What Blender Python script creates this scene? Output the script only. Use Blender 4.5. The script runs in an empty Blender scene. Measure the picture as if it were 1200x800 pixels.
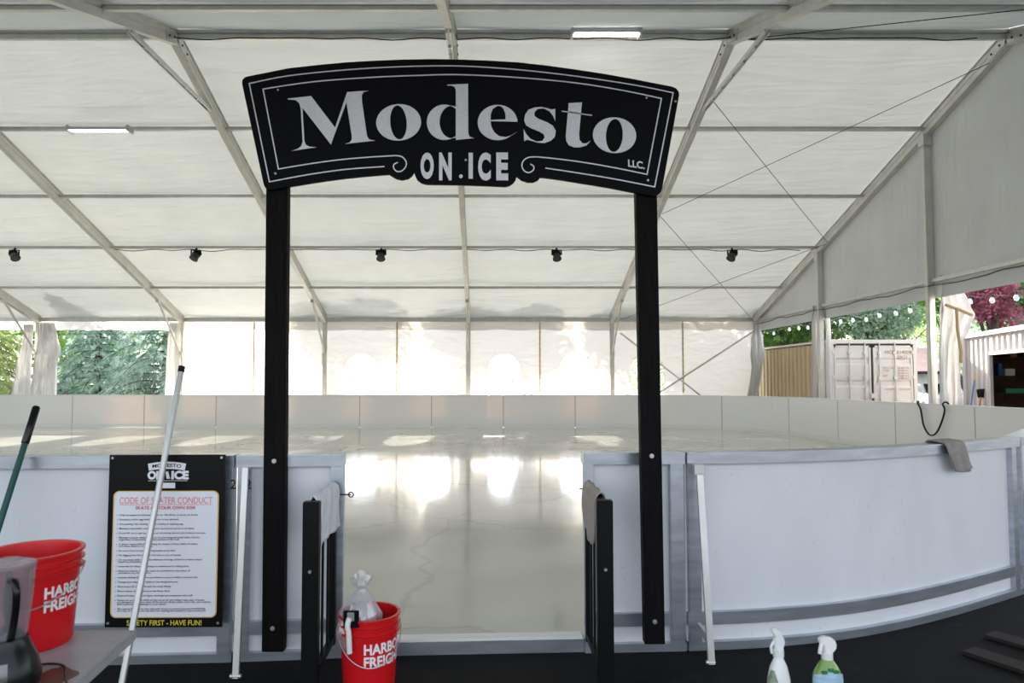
import bpy, bmesh, math, random
import numpy as np
from mathutils import Vector, Matrix
from mathutils.geometry import tessellate_polygon
PI = math.pi
S = bpy.context.scene
C = S.collection
random.seed(7)

# ------------------------------------------------------------------ camera
PITCH = math.radians(2.6)
EYE = 1.58
FOC = 800.0
CX, CY = 568.0, 411.0
cam_d = bpy.data.cameras.new('camera')
cam = bpy.data.objects.new('camera', cam_d)
C.objects.link(cam)
cam.location = (0, 0, EYE)
cam.rotation_euler = (PI/2 + PITCH, 0, 0)
cam_d.sensor_width = 36
cam_d.lens = FOC/1200*36
cam_d.shift_x = (600-CX)/1200
cam_d.shift_y = (CY-400)/1200
cam_d.clip_end = 400
cam_d.dof.use_dof = True
cam_d.dof.focus_distance = 6.0
cam_d.dof.aperture_fstop = 4.0
S.camera = cam

# ------------------------------------------------------------------ world, sun, exposure
SUN_EL = math.radians(17.5)
SUN_AZ = math.radians(1.5)           # measured from +Y towards +X
w = bpy.data.worlds.new('world'); S.world = w; w.use_nodes = True
nt = w.node_tree
sky = nt.nodes.new('ShaderNodeTexSky'); sky.sky_type = 'NISHITA'
sky.sun_disc = False
sky.sun_elevation = math.radians(52)
sky.sun_rotation = SUN_AZ
sky.air_density = 1.0; sky.dust_density = 2.0; sky.ozone_density = 1.0
bg = nt.nodes['Background']
hs = nt.nodes.new('ShaderNodeHueSaturation'); hs.inputs['Saturation'].default_value = .40
nt.links.new(sky.outputs[0], hs.inputs['Color']); nt.links.new(hs.outputs[0], bg.inputs[0])
bg.inputs[1].default_value = 0.42
sd = bpy.data.lights.new('sun', 'SUN'); sd.energy = 19.0; sd.angle = math.radians(0.55)
sd.color = (1.0, 0.93, 0.82)
sun = bpy.data.objects.new('sun', sd); C.objects.link(sun)
v = Vector((math.sin(SUN_AZ)*math.cos(SUN_EL), math.cos(SUN_AZ)*math.cos(SUN_EL), math.sin(SUN_EL)))
sun.rotation_euler = v.to_track_quat('Z', 'Y').to_euler()
sun.location = (0, 60, 30)
S.view_settings.view_transform = 'Standard'
S.view_settings.look = 'None'
S.view_settings.gamma = 1
S.view_settings.use_curve_mapping = False
S.view_settings.exposure = 0.45

# ------------------------------------------------------------------ helpers
def pw(px, py, Y):
    u = (px-CX)/FOC; vv = (CY-py)/FOC
    dy = math.cos(PITCH) - vv*math.sin(PITCH)
    dz = math.sin(PITCH) + vv*math.cos(PITCH)
    t = Y/dy
    return Vector((u*t, Y, EYE + dz*t))

def xa(px, Y):
    return pw(px, 447, Y).x

def nodes(name):
    m = bpy.data.materials.new(name); m.use_nodes = True
    return m, m.node_tree, m.node_tree.nodes['Principled BSDF']

def setp(b, **k):
    for a, val in k.items():
        b.inputs[a.replace('_', ' ')].default_value = val

def mat(name, col, rough=0.5, metal=0.0, var=0.0, scale=8.0, bump=0.0, bscale=30.0, spec=0.5, coat=0.0, stretch=(1, 1, 1), stain=None, trans=0.0, ior=1.45):
    m, t, b = nodes(name)
    c = tuple(col)+(1,)
    setp(b, Base_Color=c, Roughness=rough, Metallic=metal)
    b.inputs['Specular IOR Level'].default_value = spec
    b.inputs['Coat Weight'].default_value = coat
    b.inputs['Transmission Weight'].default_value = trans
    b.inputs['IOR'].default_value = ior
    if var or bump or stain:
        tc = t.nodes.new('ShaderNodeTexCoord'); mp = t.nodes.new('ShaderNodeMapping')
        mp.inputs['Scale'].default_value = stretch
        t.links.new(tc.outputs['Object'], mp.inputs[0])
    if var:
        n = t.nodes.new('ShaderNodeTexNoise'); n.inputs['Scale'].default_value = scale; n.inputs['Detail'].default_value = 5
        t.links.new(mp.outputs[0], n.inputs['Vector'])
        r = t.nodes.new('ShaderNodeValToRGB')
        r.color_ramp.elements[0].position = 0.3; r.color_ramp.elements[1].position = 0.7
        r.color_ramp.elements[0].color = tuple(max(0, x*(1-var)) for x in col)+(1,)
        r.color_ramp.elements[1].color = tuple(min(1, x*(1+var*0.6)) for x in col)+(1,)
        t.links.new(n.outputs[0], r.inputs[0])
        src = r.outputs[0]
        if stain:
            n2 = t.nodes.new('ShaderNodeTexNoise'); n2.inputs['Scale'].default_value = stain[1]; n2.inputs['Detail'].default_value = 8
            n2.inputs['Roughness'].default_value = 0.7
            t.links.new(mp.outputs[0], n2.inputs['Vector'])
            r2 = t.nodes.new('ShaderNodeValToRGB'); r2.color_ramp.elements[0].position = stain[2]; r2.color_ramp.elements[1].position = stain[2]+0.12
            t.links.new(n2.outputs[0], r2.inputs[0])
            mx = t.nodes.new('ShaderNodeMixRGB'); mx.inputs[2].default_value = tuple(stain[0])+(1,)
            t.links.new(r2.outputs[0], mx.inputs[0]); t.links.new(src, mx.inputs[1]); src = mx.outputs[0]
        t.links.new(src, b.inputs['Base Color'])
    if bump:
        n3 = t.nodes.new('ShaderNodeTexNoise'); n3.inputs['Scale'].default_value = bscale; n3.inputs['Detail'].default_value = 6
        t.links.new(mp.outputs[0], n3.inputs['Vector'])
        bp = t.nodes.new('ShaderNodeBump'); bp.inputs['Strength'].default_value = bump; bp.inputs['Distance'].default_value = 0.02
        t.links.new(n3.outputs[0], bp.inputs['Height']); t.links.new(bp.outputs[0], b.inputs['Normal'])
    return m

def membrane(name, col, tcol, trans=0.4, rough=0.5, gloss=0.04, wr=0.3, wscale=(0.5, 2.5, 2.5)):
    """woven vinyl: part diffuse, part translucent, a little gloss"""
    m = bpy.data.materials.new(name); m.use_nodes = True
    t = m.node_tree; t.nodes.clear()
    out = t.nodes.new('ShaderNodeOutputMaterial')
    d = t.nodes.new('ShaderNodeBsdfDiffuse'); tr = t.nodes.new('ShaderNodeBsdfTranslucent'); g = t.nodes.new('ShaderNodeBsdfGlossy')
    d.inputs[0].default_value = tuple(col)+(1,); tr.inputs[0].default_value = tuple(tcol)+(1,)
    g.inputs['Roughness'].default_value = rough
    m1 = t.nodes.new('ShaderNodeMixShader'); m1.inputs[0].default_value = trans
    m2 = t.nodes.new('ShaderNodeMixShader'); m2.inputs[0].default_value = gloss
    t.links.new(d.outputs[0], m1.inputs[1]); t.links.new(tr.outputs[0], m1.inputs[2])
    t.links.new(m1.outputs[0], m2.inputs[1]); t.links.new(g.outputs[0], m2.inputs[2])
    t.links.new(m2.outputs[0], out.inputs[0])
    tc = t.nodes.new('ShaderNodeTexCoord'); mp = t.nodes.new('ShaderNodeMapping'); mp.inputs['Scale'].default_value = wscale
    mp.inputs['Rotation'].default_value = (0, 0, 0.5)
    t.links.new(tc.outputs['Object'], mp.inputs[0])
    n = t.nodes.new('ShaderNodeTexNoise'); n.inputs['Scale'].default_value = 1.0; n.inputs['Detail'].default_value = 5; n.inputs['Distortion'].default_value = 0.6
    t.links.new(mp.outputs[0], n.inputs['Vector'])
    bp = t.nodes.new('ShaderNodeBump'); bp.inputs['Strength'].default_value = wr; bp.inputs['Distance'].default_value = 0.15
    t.links.new(n.outputs[0], bp.inputs['Height'])
    for x in (d, tr, g): t.links.new(bp.outputs[0], x.inputs['Normal'])
    n2 = t.nodes.new('ShaderNodeTexNoise'); n2.inputs['Scale'].default_value = 0.9; n2.inputs['Detail'].default_value = 7
    t.links.new(tc.outputs['Object'], n2.inputs['Vector'])
    r = t.nodes.new('ShaderNodeValToRGB'); r.color_ramp.elements[0].position = .3; r.color_ramp.elements[1].position = .7
    r.color_ramp.elements[0].color = tuple(x*.88 for x in col)+(1,); r.color_ramp.elements[1].color = tuple(col)+(1,)
    t.links.new(n2.outputs[0], r.inputs[0]); t.links.new(r.outputs[0], d.inputs[0])
    return m

def film(name, tint, gloss=0.06, rough=0.08, milk=0.0, haze=False):
    """thin clear plastic sheet: straight-through with a little sheen"""
    m = bpy.data.materials.new(name); m.use_nodes = True
    t = m.node_tree; t.nodes.clear()
    out = t.nodes.new('ShaderNodeOutputMaterial')
    a = t.nodes.new('ShaderNodeBsdfTransparent'); a.inputs[0].default_value = tuple(tint)+(1,)
    g = t.nodes.new('ShaderNodeBsdfGlossy'); g.inputs['Roughness'].default_value = rough
    d = t.nodes.new('ShaderNodeBsdfTranslucent' if haze else 'ShaderNodeBsdfDiffuse'); d.inputs[0].default_value = (.9, .9, .92, 1)
    m0 = t.nodes.new('ShaderNodeMixShader'); m0.inputs[0].default_value = milk
    m1 = t.nodes.new('ShaderNodeMixShader'); m1.inputs[0].default_value = gloss
    t.links.new(a.outputs[0], m0.inputs[1]); t.links.new(d.outputs[0], m0.inputs[2])
    t.links.new(m0.outputs[0], m1.inputs[1]); t.links.new(g.outputs[0], m1.inputs[2]); t.links.new(m1.outputs[0], out.inputs[0])
    return m

def leafmat(name, c1, c2):
    m = bpy.data.materials.new(name); m.use_nodes = True
    t = m.node_tree; t.nodes.clear()
    out = t.nodes.new('ShaderNodeOutputMaterial')
    d = t.nodes.new('ShaderNodeBsdfDiffuse'); tr = t.nodes.new('ShaderNodeBsdfTranslucent')
    mx = t.nodes.new('ShaderNodeMixShader'); mx.inputs[0].default_value = 0.4
    tc = t.nodes.new('ShaderNodeTexCoord'); n = t.nodes.new('ShaderNodeTexNoise'); n.inputs['Scale'].default_value = 1.6; n.inputs['Detail'].default_value = 6
    t.links.new(tc.outputs['Object'], n.inputs['Vector'])
    r = t.nodes.new('ShaderNodeValToRGB'); r.color_ramp.elements[0].position = .38; r.color_ramp.elements[1].position = .62
    r.color_ramp.elements[0].color = tuple(c1)+(1,); r.color_ramp.elements[1].color = tuple(c2)+(1,)
    t.links.new(n.outputs[0], r.inputs[0]); t.links.new(r.outputs[0], d.inputs[0]); t.links.new(r.outputs[0], tr.inputs[0])
    t.links.new(d.outputs[0], mx.inputs[1]); t.links.new(tr.outputs[0], mx.inputs[2]); t.links.new(mx.outputs[0], out.inputs[0])
    return m

def emis(name, col, s):
    m = bpy.data.materials.new(name); m.use_nodes = True
    b = m.node_tree.nodes['Principled BSDF']
    b.inputs['Base Color'].default_value = (.9, .9, .9, 1)
    b.inputs['Emission Color'].default_value = tuple(col)+(1,); b.inputs['Emission Strength'].default_value = s
    return m

class MB:
    """collects shapes, then links them as ONE mesh object"""
    def __init__(s): s.v = []; s.f = []
    def add(s, vs, fs):
        n = len(s.v); s.v += [tuple(x) for x in vs]; s.f += [tuple(i+n for i in f) for f in fs]; return s
    def box(s, a, b, bev=0.0):
        x0, y0, z0 = [min(a[i], b[i]) for i in range(3)]; x1, y1, z1 = [max(a[i], b[i]) for i in range(3)]
        if bev:
            bm = bmesh.new(); bmesh.ops.create_cube(bm, size=1)
            for q in bm.verts: q.co = Vector(((x0+x1)/2+q.co.x*(x1-x0), (y0+y1)/2+q.co.y*(y1-y0), (z0+z1)/2+q.co.z*(z1-z0)))
            bmesh.ops.bevel(bm, geom=bm.edges[:], offset=bev, segments=2, affect='EDGES')
            s.bm(bm); bm.free(); return s
        return s.add([(x0,y0,z0),(x1,y0,z0),(x1,y1,z0),(x0,y1,z0),(x0,y0,z1),(x1,y0,z1),(x1,y1,z1),(x0,y1,z1)],
                     [(0,3,2,1),(4,5,6,7),(0,1,5,4),(1,2,6,5),(2,3,7,6),(3,0,4,7)])
    def bm(s, bm):
        bm.verts.index_update()
        return s.add([q.co[:] for q in bm.verts], [[q.index for q in f.verts] for f in bm.faces])
    def bar(s, p0, p1, w_, h_, up=(0, 0, 1)):
        """rectangular bar from p0 to p1, w_ sideways, h_ along up"""
        p0 = Vector(p0); p1 = Vector(p1); d = (p1-p0).normalized(); up = Vector(up)
        sd_ = d.cross(up)
        if sd_.length < 1e-4: sd_ = d.cross(Vector((1, 0, 0)))
        sd_.normalize(); u = sd_.cross(d).normalized()
        vs = []
        for p in (p0, p1):
            for a, b in ((-1,-1),(1,-1),(1,1),(-1,1)): vs.append(p+sd_*a*w_/2+u*b*h_/2)
        return s.add(vs, [(0,1,2,3),(7,6,5,4),(0,4,5,1),(1,5,6,2),(2,6,7,3),(3,7,4,0)])
    def tube(s, pts, r, n=8, close=False):
        pts = [Vector(p) for p in pts]; rs = r if isinstance(r, (list, tuple)) else [r]*len(pts)
        vs = []; fs = []; N = len(pts); pu = None
        for i, p in enumerate(pts):
            if close: d = pts[(i+1) % N]-pts[i-1]
            else: d = pts[min(i+1, N-1)]-pts[max(i-1, 0)]
            d.normalize()
            if pu is None:
                u = d.orthogonal().normalized()
            else:
                u = (pu - d*pu.dot(d)).normalized()
            pu = u; q = d.cross(u)
            for k in range(n):
                a = 2*PI*k/n; vs.append(p+(u*math.cos(a)+q*math.sin(a))*rs[i])
        M = N if close else N-1
        for i in range(M):
            for k in range(n):
                j = (i+1) % N
                fs.append((i*n+k, i*n+(k+1) % n, j*n+(k+1) % n, j*n+k))
        if not close:
            fs.append(tuple(range(n-1, -1, -1))); fs.append(tuple((N-1)*n+k for k in range(n)))
        return s.add(vs, fs)
    def lathe(s, prof, c=(0, 0, 0), n=32, sx=1, sy=1):
        vs = []; fs = []
        for r, z in prof:
            for k in range(n):
                a = 2*PI*k/n; vs.append((c[0]+r*sx*math.cos(a), c[1]+r*sy*math.sin(a), c[2]+z))
        for i in range(len(prof)-1):
            for k in range(n):
                fs.append((i*n+k, i*n+(k+1) % n, (i+1)*n+(k+1) % n, (i+1)*n+k))
        return s.add(vs, fs)
    def prism(s, loops, d):
        """loops: 3D polygons in one plane (first outer, rest holes); d: thickness vector"""
        loops = [[Vector(p) for p in l] for l in loops]; d = Vector(d)
        tri = tessellate_polygon(loops); flat = [p for l in loops for p in l]; n = len(flat)
        vs = flat+[p+d for p in flat]; fs = [tuple(t) for t in tri]+[tuple(i+n for i in reversed(t)) for t in tri]
        o = 0
        for l in loops:
            for i in range(len(l)):
                a = o+i; b = o+(i+1) % len(l); fs.append((a, b, b+n, a+n))
            o += len(l)
        return s.add(vs, fs)
    def build(s, name, m, parent=None, smooth=False, loc=None, bevel=0.0):
        me = bpy.data.meshes.new(name); me.from_pydata([Vector(x) for x in s.v], [], s.f)
        bm = bmesh.new(); bm.from_mesh(me); bmesh.ops.recalc_face_normals(bm, faces=bm.faces[:])
        if bevel:
            bmesh.ops.bevel(bm, geom=[e for e in bm.edges if len(e.link_faces) == 2 and e.calc_face_angle(0) > 0.6], offset=bevel, segments=2, affect='EDGES', clamp_overlap=True)
        bm.to_mesh(me); bm.free()
        if smooth:
            for p in me.polygons: p.use_smooth = True
            if smooth != 'all': me.set_sharp_from_angle(angle=0.7)
        me.materials.append(m)
        o = bpy.data.objects.new(name, me); C.objects.link(o)
        if parent is not None:
            o.parent = parent
            o.matrix_parent_inverse = Matrix.Translation(-parent.location) if not loc else Matrix()
        if loc: o.location = loc
        return o

def tag(o, label=None, cat=None, group=None, kind=None):
    if label: o['label'] = label
    if cat: o['category'] = cat
    if group: o['group'] = group
    if kind: o['kind'] = kind
    return o
def thing(name, label, cat, loc=(0, 0, 0), group=None):
    o = bpy.data.objects.new(name, None); C.objects.link(o); o.location = loc; o.empty_display_size = .1
    return tag(o, label, cat, group)
def struct(o): o['kind'] = 'structure'; return o

def copy_tree(o, label, loc):
    c = o.copy(); C.objects.link(c); c.location = loc; c['label'] = label
    for ch in list(o.children):
        d = ch.copy(); C.objects.link(d); mi = ch.matrix_parent_inverse.copy(); d.parent = c; d.matrix_parent_inverse = mi
        for g in list(ch.children):
            e = g.copy(); C.objects.link(e); mi = g.matrix_parent_inverse.copy(); e.parent = d; e.matrix_parent_inverse = mi
    return c

def text2d(s, size=1.0, bold=0.0, sx=1.0, spacing=1.0):
    """flat glyph outlines of a string -> (verts2d, faces, width)"""
    cu = bpy.data.curves.new('t', 'FONT'); cu.body = s; cu.size = size; cu.offset = bold*size; cu.space_character = spacing
    cu.resolution_u = 4
    o = bpy.data.objects.new('t', cu); C.objects.link(o)
    dg = bpy.context.evaluated_depsgraph_get()
    me = bpy.data.meshes.new_from_object(o.evaluated_get(dg))
    vs = [(q.co.x*sx, q.co.y) for q in me.vertices]; fs = [tuple(p.vertices) for p in me.polygons]
    bpy.data.objects.remove(o); bpy.data.meshes.remove(me); bpy.data.curves.remove(cu)
    x0 = min(a for a, b in vs); x1 = max(a for a, b in vs)
    return [(a-x0, b) for a, b in vs], fs, x1-x0

def put_text(mb, s, f, width=None, size=1.0, bold=0.0, height=None):
    """f maps (u, v) in text units to 3D. width/height fix the box"""
    vs, fs, w_ = text2d(s, size, bold)
    kx = width/w_ if width else 1
    if height:
        h = max(b for a, b in vs)-min(0, min(b for a, b in vs)*0); ky = height/h
    else: ky = 1
    mb.add([f(a*kx, b*ky) for a, b in vs], fs)

def sweep(mb, path, z0, z1, o0, o1):
    """rectangular strip along a plan path; o0..o1 offsets along the left normal"""
    P = [Vector((p[0], p[1])) for p in path]; vs = []; N = len(P)
    for i, p in enumerate(P):
        d = (P[min(i+1, N-1)]-P[max(i-1, 0)]).normalized(); n = Vector((-d.y, d.x))
        for o, z in ((o0, z0), (o1, z0), (o1, z1), (o0, z1)):
            q = p+n*o; vs.append((q.x, q.y, z))
    fs = [(0, 1, 2, 3), tuple((N-1)*4+k for k in (3, 2, 1, 0))]
    for i in range(N-1):
        for k in range(4): fs.append((i*4+k, i*4+(k+1) % 4, (i+1)*4+(k+1) % 4, (i+1)*4+k))
    mb.add(vs, fs); return mb

def smooth_path(pts, n=6):
    out = []; P = [Vector(p) for p in pts]
    for i in range(len(P)-1):
        p0 = P[max(i-1, 0)]; p1 = P[i]; p2 = P[i+1]; p3 = P[min(i+2, len(P)-1)]
        for k in range(n):
            t = k/n
            out.append(0.5*((2*p1)+(p2-p0)*t+(2*p0-5*p1+4*p2-p3)*t*t+(3*p1-p0-3*p2+p3)*t**3))
    out.append(P[-1]); return out

# ------------------------------------------------------------------ materials
M = {}
M['roof'] = membrane('roof_vinyl', (.71, .735, .715), (.90, .94, .90), .055, .45, .05, .35, (0.45, 2.6, 2.6))
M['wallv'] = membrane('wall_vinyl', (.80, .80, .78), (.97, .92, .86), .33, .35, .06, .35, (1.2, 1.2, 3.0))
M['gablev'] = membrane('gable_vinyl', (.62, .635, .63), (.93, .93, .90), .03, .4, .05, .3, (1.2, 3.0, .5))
M['curtain'] = membrane('curtain_vinyl', (.90, .89, .88), (.95, .93, .90), .28, .3, .10, .5, (6, 6, 1.2))
M['strap'] = mat('tan_webbing', (.55, .40, .20), .8)
M['film'] = film('clear_window_film', (.97, .98, 1.0), .05, .06, .22, haze=True)
M['alu'] = mat('dull_aluminium', (.62, .62, .60), .42, .75, .10, 5, .05, 40)
M['alu_frame'] = mat('tent_aluminium', (.66, .65, .60), .50, .45, .10, 3, .04, 20)
M['alu_rail'] = mat('board_aluminium', (.50, .54, .60), .33, .85, .18, 4, .06, 60, stretch=(1, 1, 6), stain=((.16, .13, .11), 7, .66))
M['board'] = mat('white_board_plastic', (.72, .74, .77), .42, 0, .05, 3, .03, 8, stain=((.45, .41, .37), 26, .635), stretch=(1, 1, .7))
M['black_metal'] = mat('black_powder_coat', (.004, .004, .005), .45, 0, .2, 20, .04, 60, spec=.2)
M['black_wood'] = mat('black_painted_timber', (.005, .0045, .0045), .65, 0, .45, 8, .2, 18, spec=.12, stretch=(6, 6, .6), stain=((.030, .014, .008), 2.5, .62))
M['sign_black'] = mat('sign_black', (.005, .005, .007), .7, 0, .15, 30, .03, 80, spec=.15)
M['sign_white'] = mat('sign_white', (.86, .86, .90), .6, 0, .06, 60)
M['steel'] = mat('steel', (.55, .55, .55), .35, .85)
M['rubber'] = mat('black_rubber', (.005, .005, .0055), .75, 0, .35, 4, .3, 90, spec=.18, stain=((.020, .017, .015), 5, .60))
M['black_plastic'] = mat('black_plastic', (.004, .004, .005), .25, spec=.4)
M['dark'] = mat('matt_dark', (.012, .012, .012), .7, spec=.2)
M['red'] = mat('red_plastic', (.62, .008, .012), .32, 0, .06, 6, .03, 20)
M['red_in'] = M['red']
M['white_ink'] = mat('white_print', (.85, .85, .87), .5)
M['white_plastic'] = mat('white_plastic', (.80, .80, .78), .35)
M['table'] = mat('grey_table_plastic', (.38, .37, .38), .4, 0, .08, 12, .08, 120)
M['stain'] = mat('brown_spill', (.10, .05, .03), .35)
M['ground'] = mat('grey_asphalt', (.15, .145, .14), .8, 0, .2, 1.2, .3, 30)

# ------------------------------------------------------------------ ice and floor materials
def ice_material():
    m, t, b = nodes('wet_ice')
    setp(b, Base_Color=(.60, .60, .53, 1), Roughness=.07)
    b.inputs['IOR'].default_value = 1.40
    b.inputs['Specular IOR Level'].default_value = .9
    tc = t.nodes.new('ShaderNodeTexCoord')
    n = t.nodes.new('ShaderNodeTexNoise'); n.inputs['Scale'].default_value = .7; n.inputs['Detail'].default_value = 6
    t.links.new(tc.outputs['Object'], n.inputs['Vector'])
    r = t.nodes.new('ShaderNodeValToRGB'); r.color_ramp.elements[0].position = .35; r.color_ramp.elements[1].position = .65
    r.color_ramp.elements[0].color = (.48, .48, .42, 1); r.color_ramp.elements[1].color = (.60, .60, .54, 1)
    t.links.new(n.outputs[0], r.inputs[0])
    # scuffs and dirt specks
    n2 = t.nodes.new('ShaderNodeTexNoise'); n2.inputs['Scale'].default_value = 5; n2.inputs['Detail'].default_value = 9; n2.inputs['Roughness'].default_value = .75
    t.links.new(tc.outputs['Object'], n2.inputs['Vector'])
    r2 = t.nodes.new('ShaderNodeValToRGB'); r2.color_ramp.elements[0].position = .68; r2.color_ramp.elements[1].position = .80
    t.links.new(n2.outputs[0], r2.inputs[0])
    mx = t.nodes.new('ShaderNodeMixRGB'); mx.inputs[2].default_value = (.42, .41, .37, 1)
    t.links.new(r2.outputs[0], mx.inputs[0]); t.links.new(r.outputs[0], mx.inputs[1]); t.links.new(mx.outputs[0], b.inputs['Base Color'])
    # hairline cracks
    nd = t.nodes.new('ShaderNodeTexNoise'); nd.inputs['Scale'].default_value = 1.1; nd.inputs['Detail'].default_value = 4
    t.links.new(tc.outputs['Object'], nd.inputs['Vector'])
    va = t.nodes.new('ShaderNodeVectorMath'); va.operation = 'MULTIPLY_ADD'; va.inputs[1].default_value = (.8, .8, 0)
    t.links.new(nd.outputs['Color'], va.inputs[0]); t.links.new(tc.outputs['Object'], va.inputs[2])
    vo = t.nodes.new('ShaderNodeTexVoronoi'); vo.feature = 'DISTANCE_TO_EDGE'; vo.inputs['Scale'].default_value = .38
    t.links.new(va.outputs[0], vo.inputs['Vector'])
    rc = t.nodes.new('ShaderNodeValToRGB'); rc.color_ramp.elements[0].color = (.36, .36, .36, 1); rc.color_ramp.elements[0].position = .002; rc.color_ramp.elements[1].position = .010; rc.color_ramp.elements[1].color = (0, 0, 0, 1)
    t.links.new(vo.outputs[0], rc.inputs[0])
    mc = t.nodes.new('ShaderNodeMixRGB'); mc.inputs[2].default_value = (.26, .26, .22, 1)
    t.links.new(rc.outputs[0], mc.inputs[0]); t.links.new(mx.outputs[0], mc.inputs[1]); t.links.new(mc.outputs[0], b.inputs['Base Color'])
    # roughness patches
    r3 = t.nodes.new('ShaderNodeMapRange'); r3.inputs[3].default_value = .03; r3.inputs[4].default_value = .16
    t.links.new(n.outputs[0], r3.inputs[0]); t.links.new(r3.outputs[0], b.inputs['Roughness'])
    mp = t.nodes.new('ShaderNodeMapping'); mp.inputs['Scale'].default_value = (1.6, .7, 1)
    t.links.new(tc.outputs['Object'], mp.inputs[0])
    n4 = t.nodes.new('ShaderNodeTexNoise'); n4.inputs['Scale'].default_value = 1.0; n4.inputs['Detail'].default_value = 3
    t.links.new(mp.outputs[0], n4.inputs['Vector'])
    bp = t.nodes.new('ShaderNodeBump'); bp.inputs['Strength'].default_value = .10; bp.inputs['Distance'].default_value = .04
    t.links.new(n4.outputs[0], bp.inputs['Height']); t.links.new(bp.outputs[0], b.inputs['Normal'])
    return m
M['ice'] = ice_material()

def far_board_material():
    """white dasher sheet, a touch translucent (sun on its back glows through faintly peach)"""
    m, t, b = nodes('far_board_sheet')
    setp(b, Base_Color=(.86, .87, .88, 1), Roughness=.35)
    out = t.nodes['Material Output']
    tr = t.nodes.new('ShaderNodeBsdfTranslucent'); tr.inputs[0].default_value = (1, .72, .52, 1)
    mx = t.nodes.new('ShaderNodeMixShader'); mx.inputs[0].default_value = .10
    t.links.new(b.outputs[0], mx.inputs[1]); t.links.new(tr.outputs[0], mx.inputs[2]); t.links.new(mx.outputs[0], out.inputs[0])
    return m
M['far_board'] = far_board_material()

# ------------------------------------------------------------------ tent numbers
EAVE_Y, RIDGE_Y, NEAR_Y = 23.8, 12.0, 0.2
EZ, RZ = 3.72, 7.76
SL = (RZ-EZ)/(EAVE_Y-RIDGE_Y)
def roofz(y): return RZ-abs(y-RIDGE_Y)*SL
FX = [9.43-5*k for k in range(8)]            # frames, right gable first
XL = FX[-1]
XR = FX[0]

# ground and floor
struct(MB().box((-70, -30, -.30), (70, 90, -.02)).build('ground', M['ground']))
fl = MB().box((-26, -6, -.02), (10.6, 23.9, 0))
struct(fl.build('floor', M['rubber']))

# ------------------------------------------------------------------ roof
def roof_bay(mb, xa_, xb, y0, y1, nx=10, ny=18):
    vs = []; fs = []
    for j in range(ny+1):
        y = y0+(y1-y0)*j/ny
        for i in range(nx+1):
            s = i/nx; x = xa_+(xb-xa_)*s
            # fabric sags a little between frames and between purlins
            ph = ((y-RIDGE_Y)/2.36) % 1.0
            sag = .05*math.sin(PI*s)+.03*math.sin(PI*ph)*math.sin(PI*s)
            vs.append((x, y, roofz(y)+.17-sag))
    for j in range(ny):
        for i in range(nx):
            a = j*(nx+1)+i; fs.append((a, a+1, a+nx+2, a+nx+1))
    mb.add(vs, fs)
rf = MB()
for k in range(len(FX)-1):
    roof_bay(rf, FX[k], FX[k+1], RIDGE_Y, EAVE_Y+.12); roof_bay(rf, FX[k], FX[k+1], NEAR_Y-.1, RIDGE_Y)
struct(rf.build('ceiling', M['roof'], smooth='all'))

# frames: rafters, columns, braces
def tent_frame(x, label, near_col=True, brace=True):
    t = thing('tent_frame', label, 'tent frame', (x, EAVE_Y, 0), 'aluminium frames of the tent')
    rh = .24
    for (ya, yb) in ((EAVE_Y, RIDGE_Y), (NEAR_Y, RIDGE_Y)):
        m = MB()
        p0 = Vector((x, ya, roofz(ya))); p1 = Vector((x, yb, roofz(yb)))
        m.bar(p0, p1, .105, rh)
        m.bar(p0+Vector((0, 0, .135)), p1+Vector((0, 0, .135)), .15, .025)
        m.bar(p0-Vector((0, 0, .125)), p1-Vector((0, 0, .125)), .125, .02)
        m.build('rafter', M['alu_frame'], t)
        # dark keder groove edges and bolts
        b = MB()
        for s in (-1, 1):
            b.bar(p0+Vector((s*.058, 0, .02)), p1+Vector((s*.058, 0, .02)), .006, .03)
        b.build('keder_channel', M['alu'], t)
    c = MB().box((x-.055, EAVE_Y-.12, 0), (x+.055, EAVE_Y+.06, EZ+.05))
    c.box((x-.075, EAVE_Y-.10, 0), (x+.075, EAVE_Y-.06, EZ)).box((x-.15, EAVE_Y-.2, 0), (x+.15, EAVE_Y+.07, .02))
    c.build('column', M['alu_frame'], t)
    if near_col:
        c = MB().box((x-.055, NEAR_Y-.10, 0), (x+.055, NEAR_Y+.12, EZ+.05)).box((x-.15, NEAR_Y-.2, 0), (x+.15, NEAR_Y+.2, .02))
        c.build('column', M['alu_frame'], t)
    if brace:
        g = MB().tube([(x, 22.0, roofz(22.0)-.12), (x, EAVE_Y-.1, 2.55)], .035, 8)
        g.box((x-.05, 21.93, roofz(22.0)-.2), (x+.05, 22.07, roofz(22.0)-.05)).box((x-.07, EAVE_Y-.16, 2.42), (x+.07, EAVE_Y-.05, 2.6))
        g.build('knee_brace', M['alu_frame'], t)
        g = MB()
        for s in (-.035, .035):
            g.bar((x+s, 10.45, roofz(10.45)-.16), (x+s, 13.55, roofz(13.55)-.16), .018, .07)
        for k in range(1, 6):
            y = 10.45+3.1*k/6; z = roofz(10.45)-.16
            g.box((x-.04, y-.02, z-.02), (x+.04, y+.02, z+.02))
        g.build('collar_brace', M['alu'], t)
    # ridge plate and bolts
    g = MB().bar((x, RIDGE_Y-.45, roofz(RIDGE_Y-.45)-.02), (x, RIDGE_Y, RZ-.02), .14, .17).bar((x, RIDGE_Y+.45, roofz(RIDGE_Y+.45)-.02), (x, RIDGE_Y, RZ-.02), .14, .17)
    g.build('ridge_plate', M['alu'], t)
    for y in (RIDGE_Y-.35, RIDGE_Y-.15, RIDGE_Y+.15, RIDGE_Y+.35):
        MB().tube([(x-.085, y, roofz(y)-.02), (x+.085, y, roofz(y)-.02)], .018, 6).build('bolt', M['dark'], t)
    return t
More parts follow.
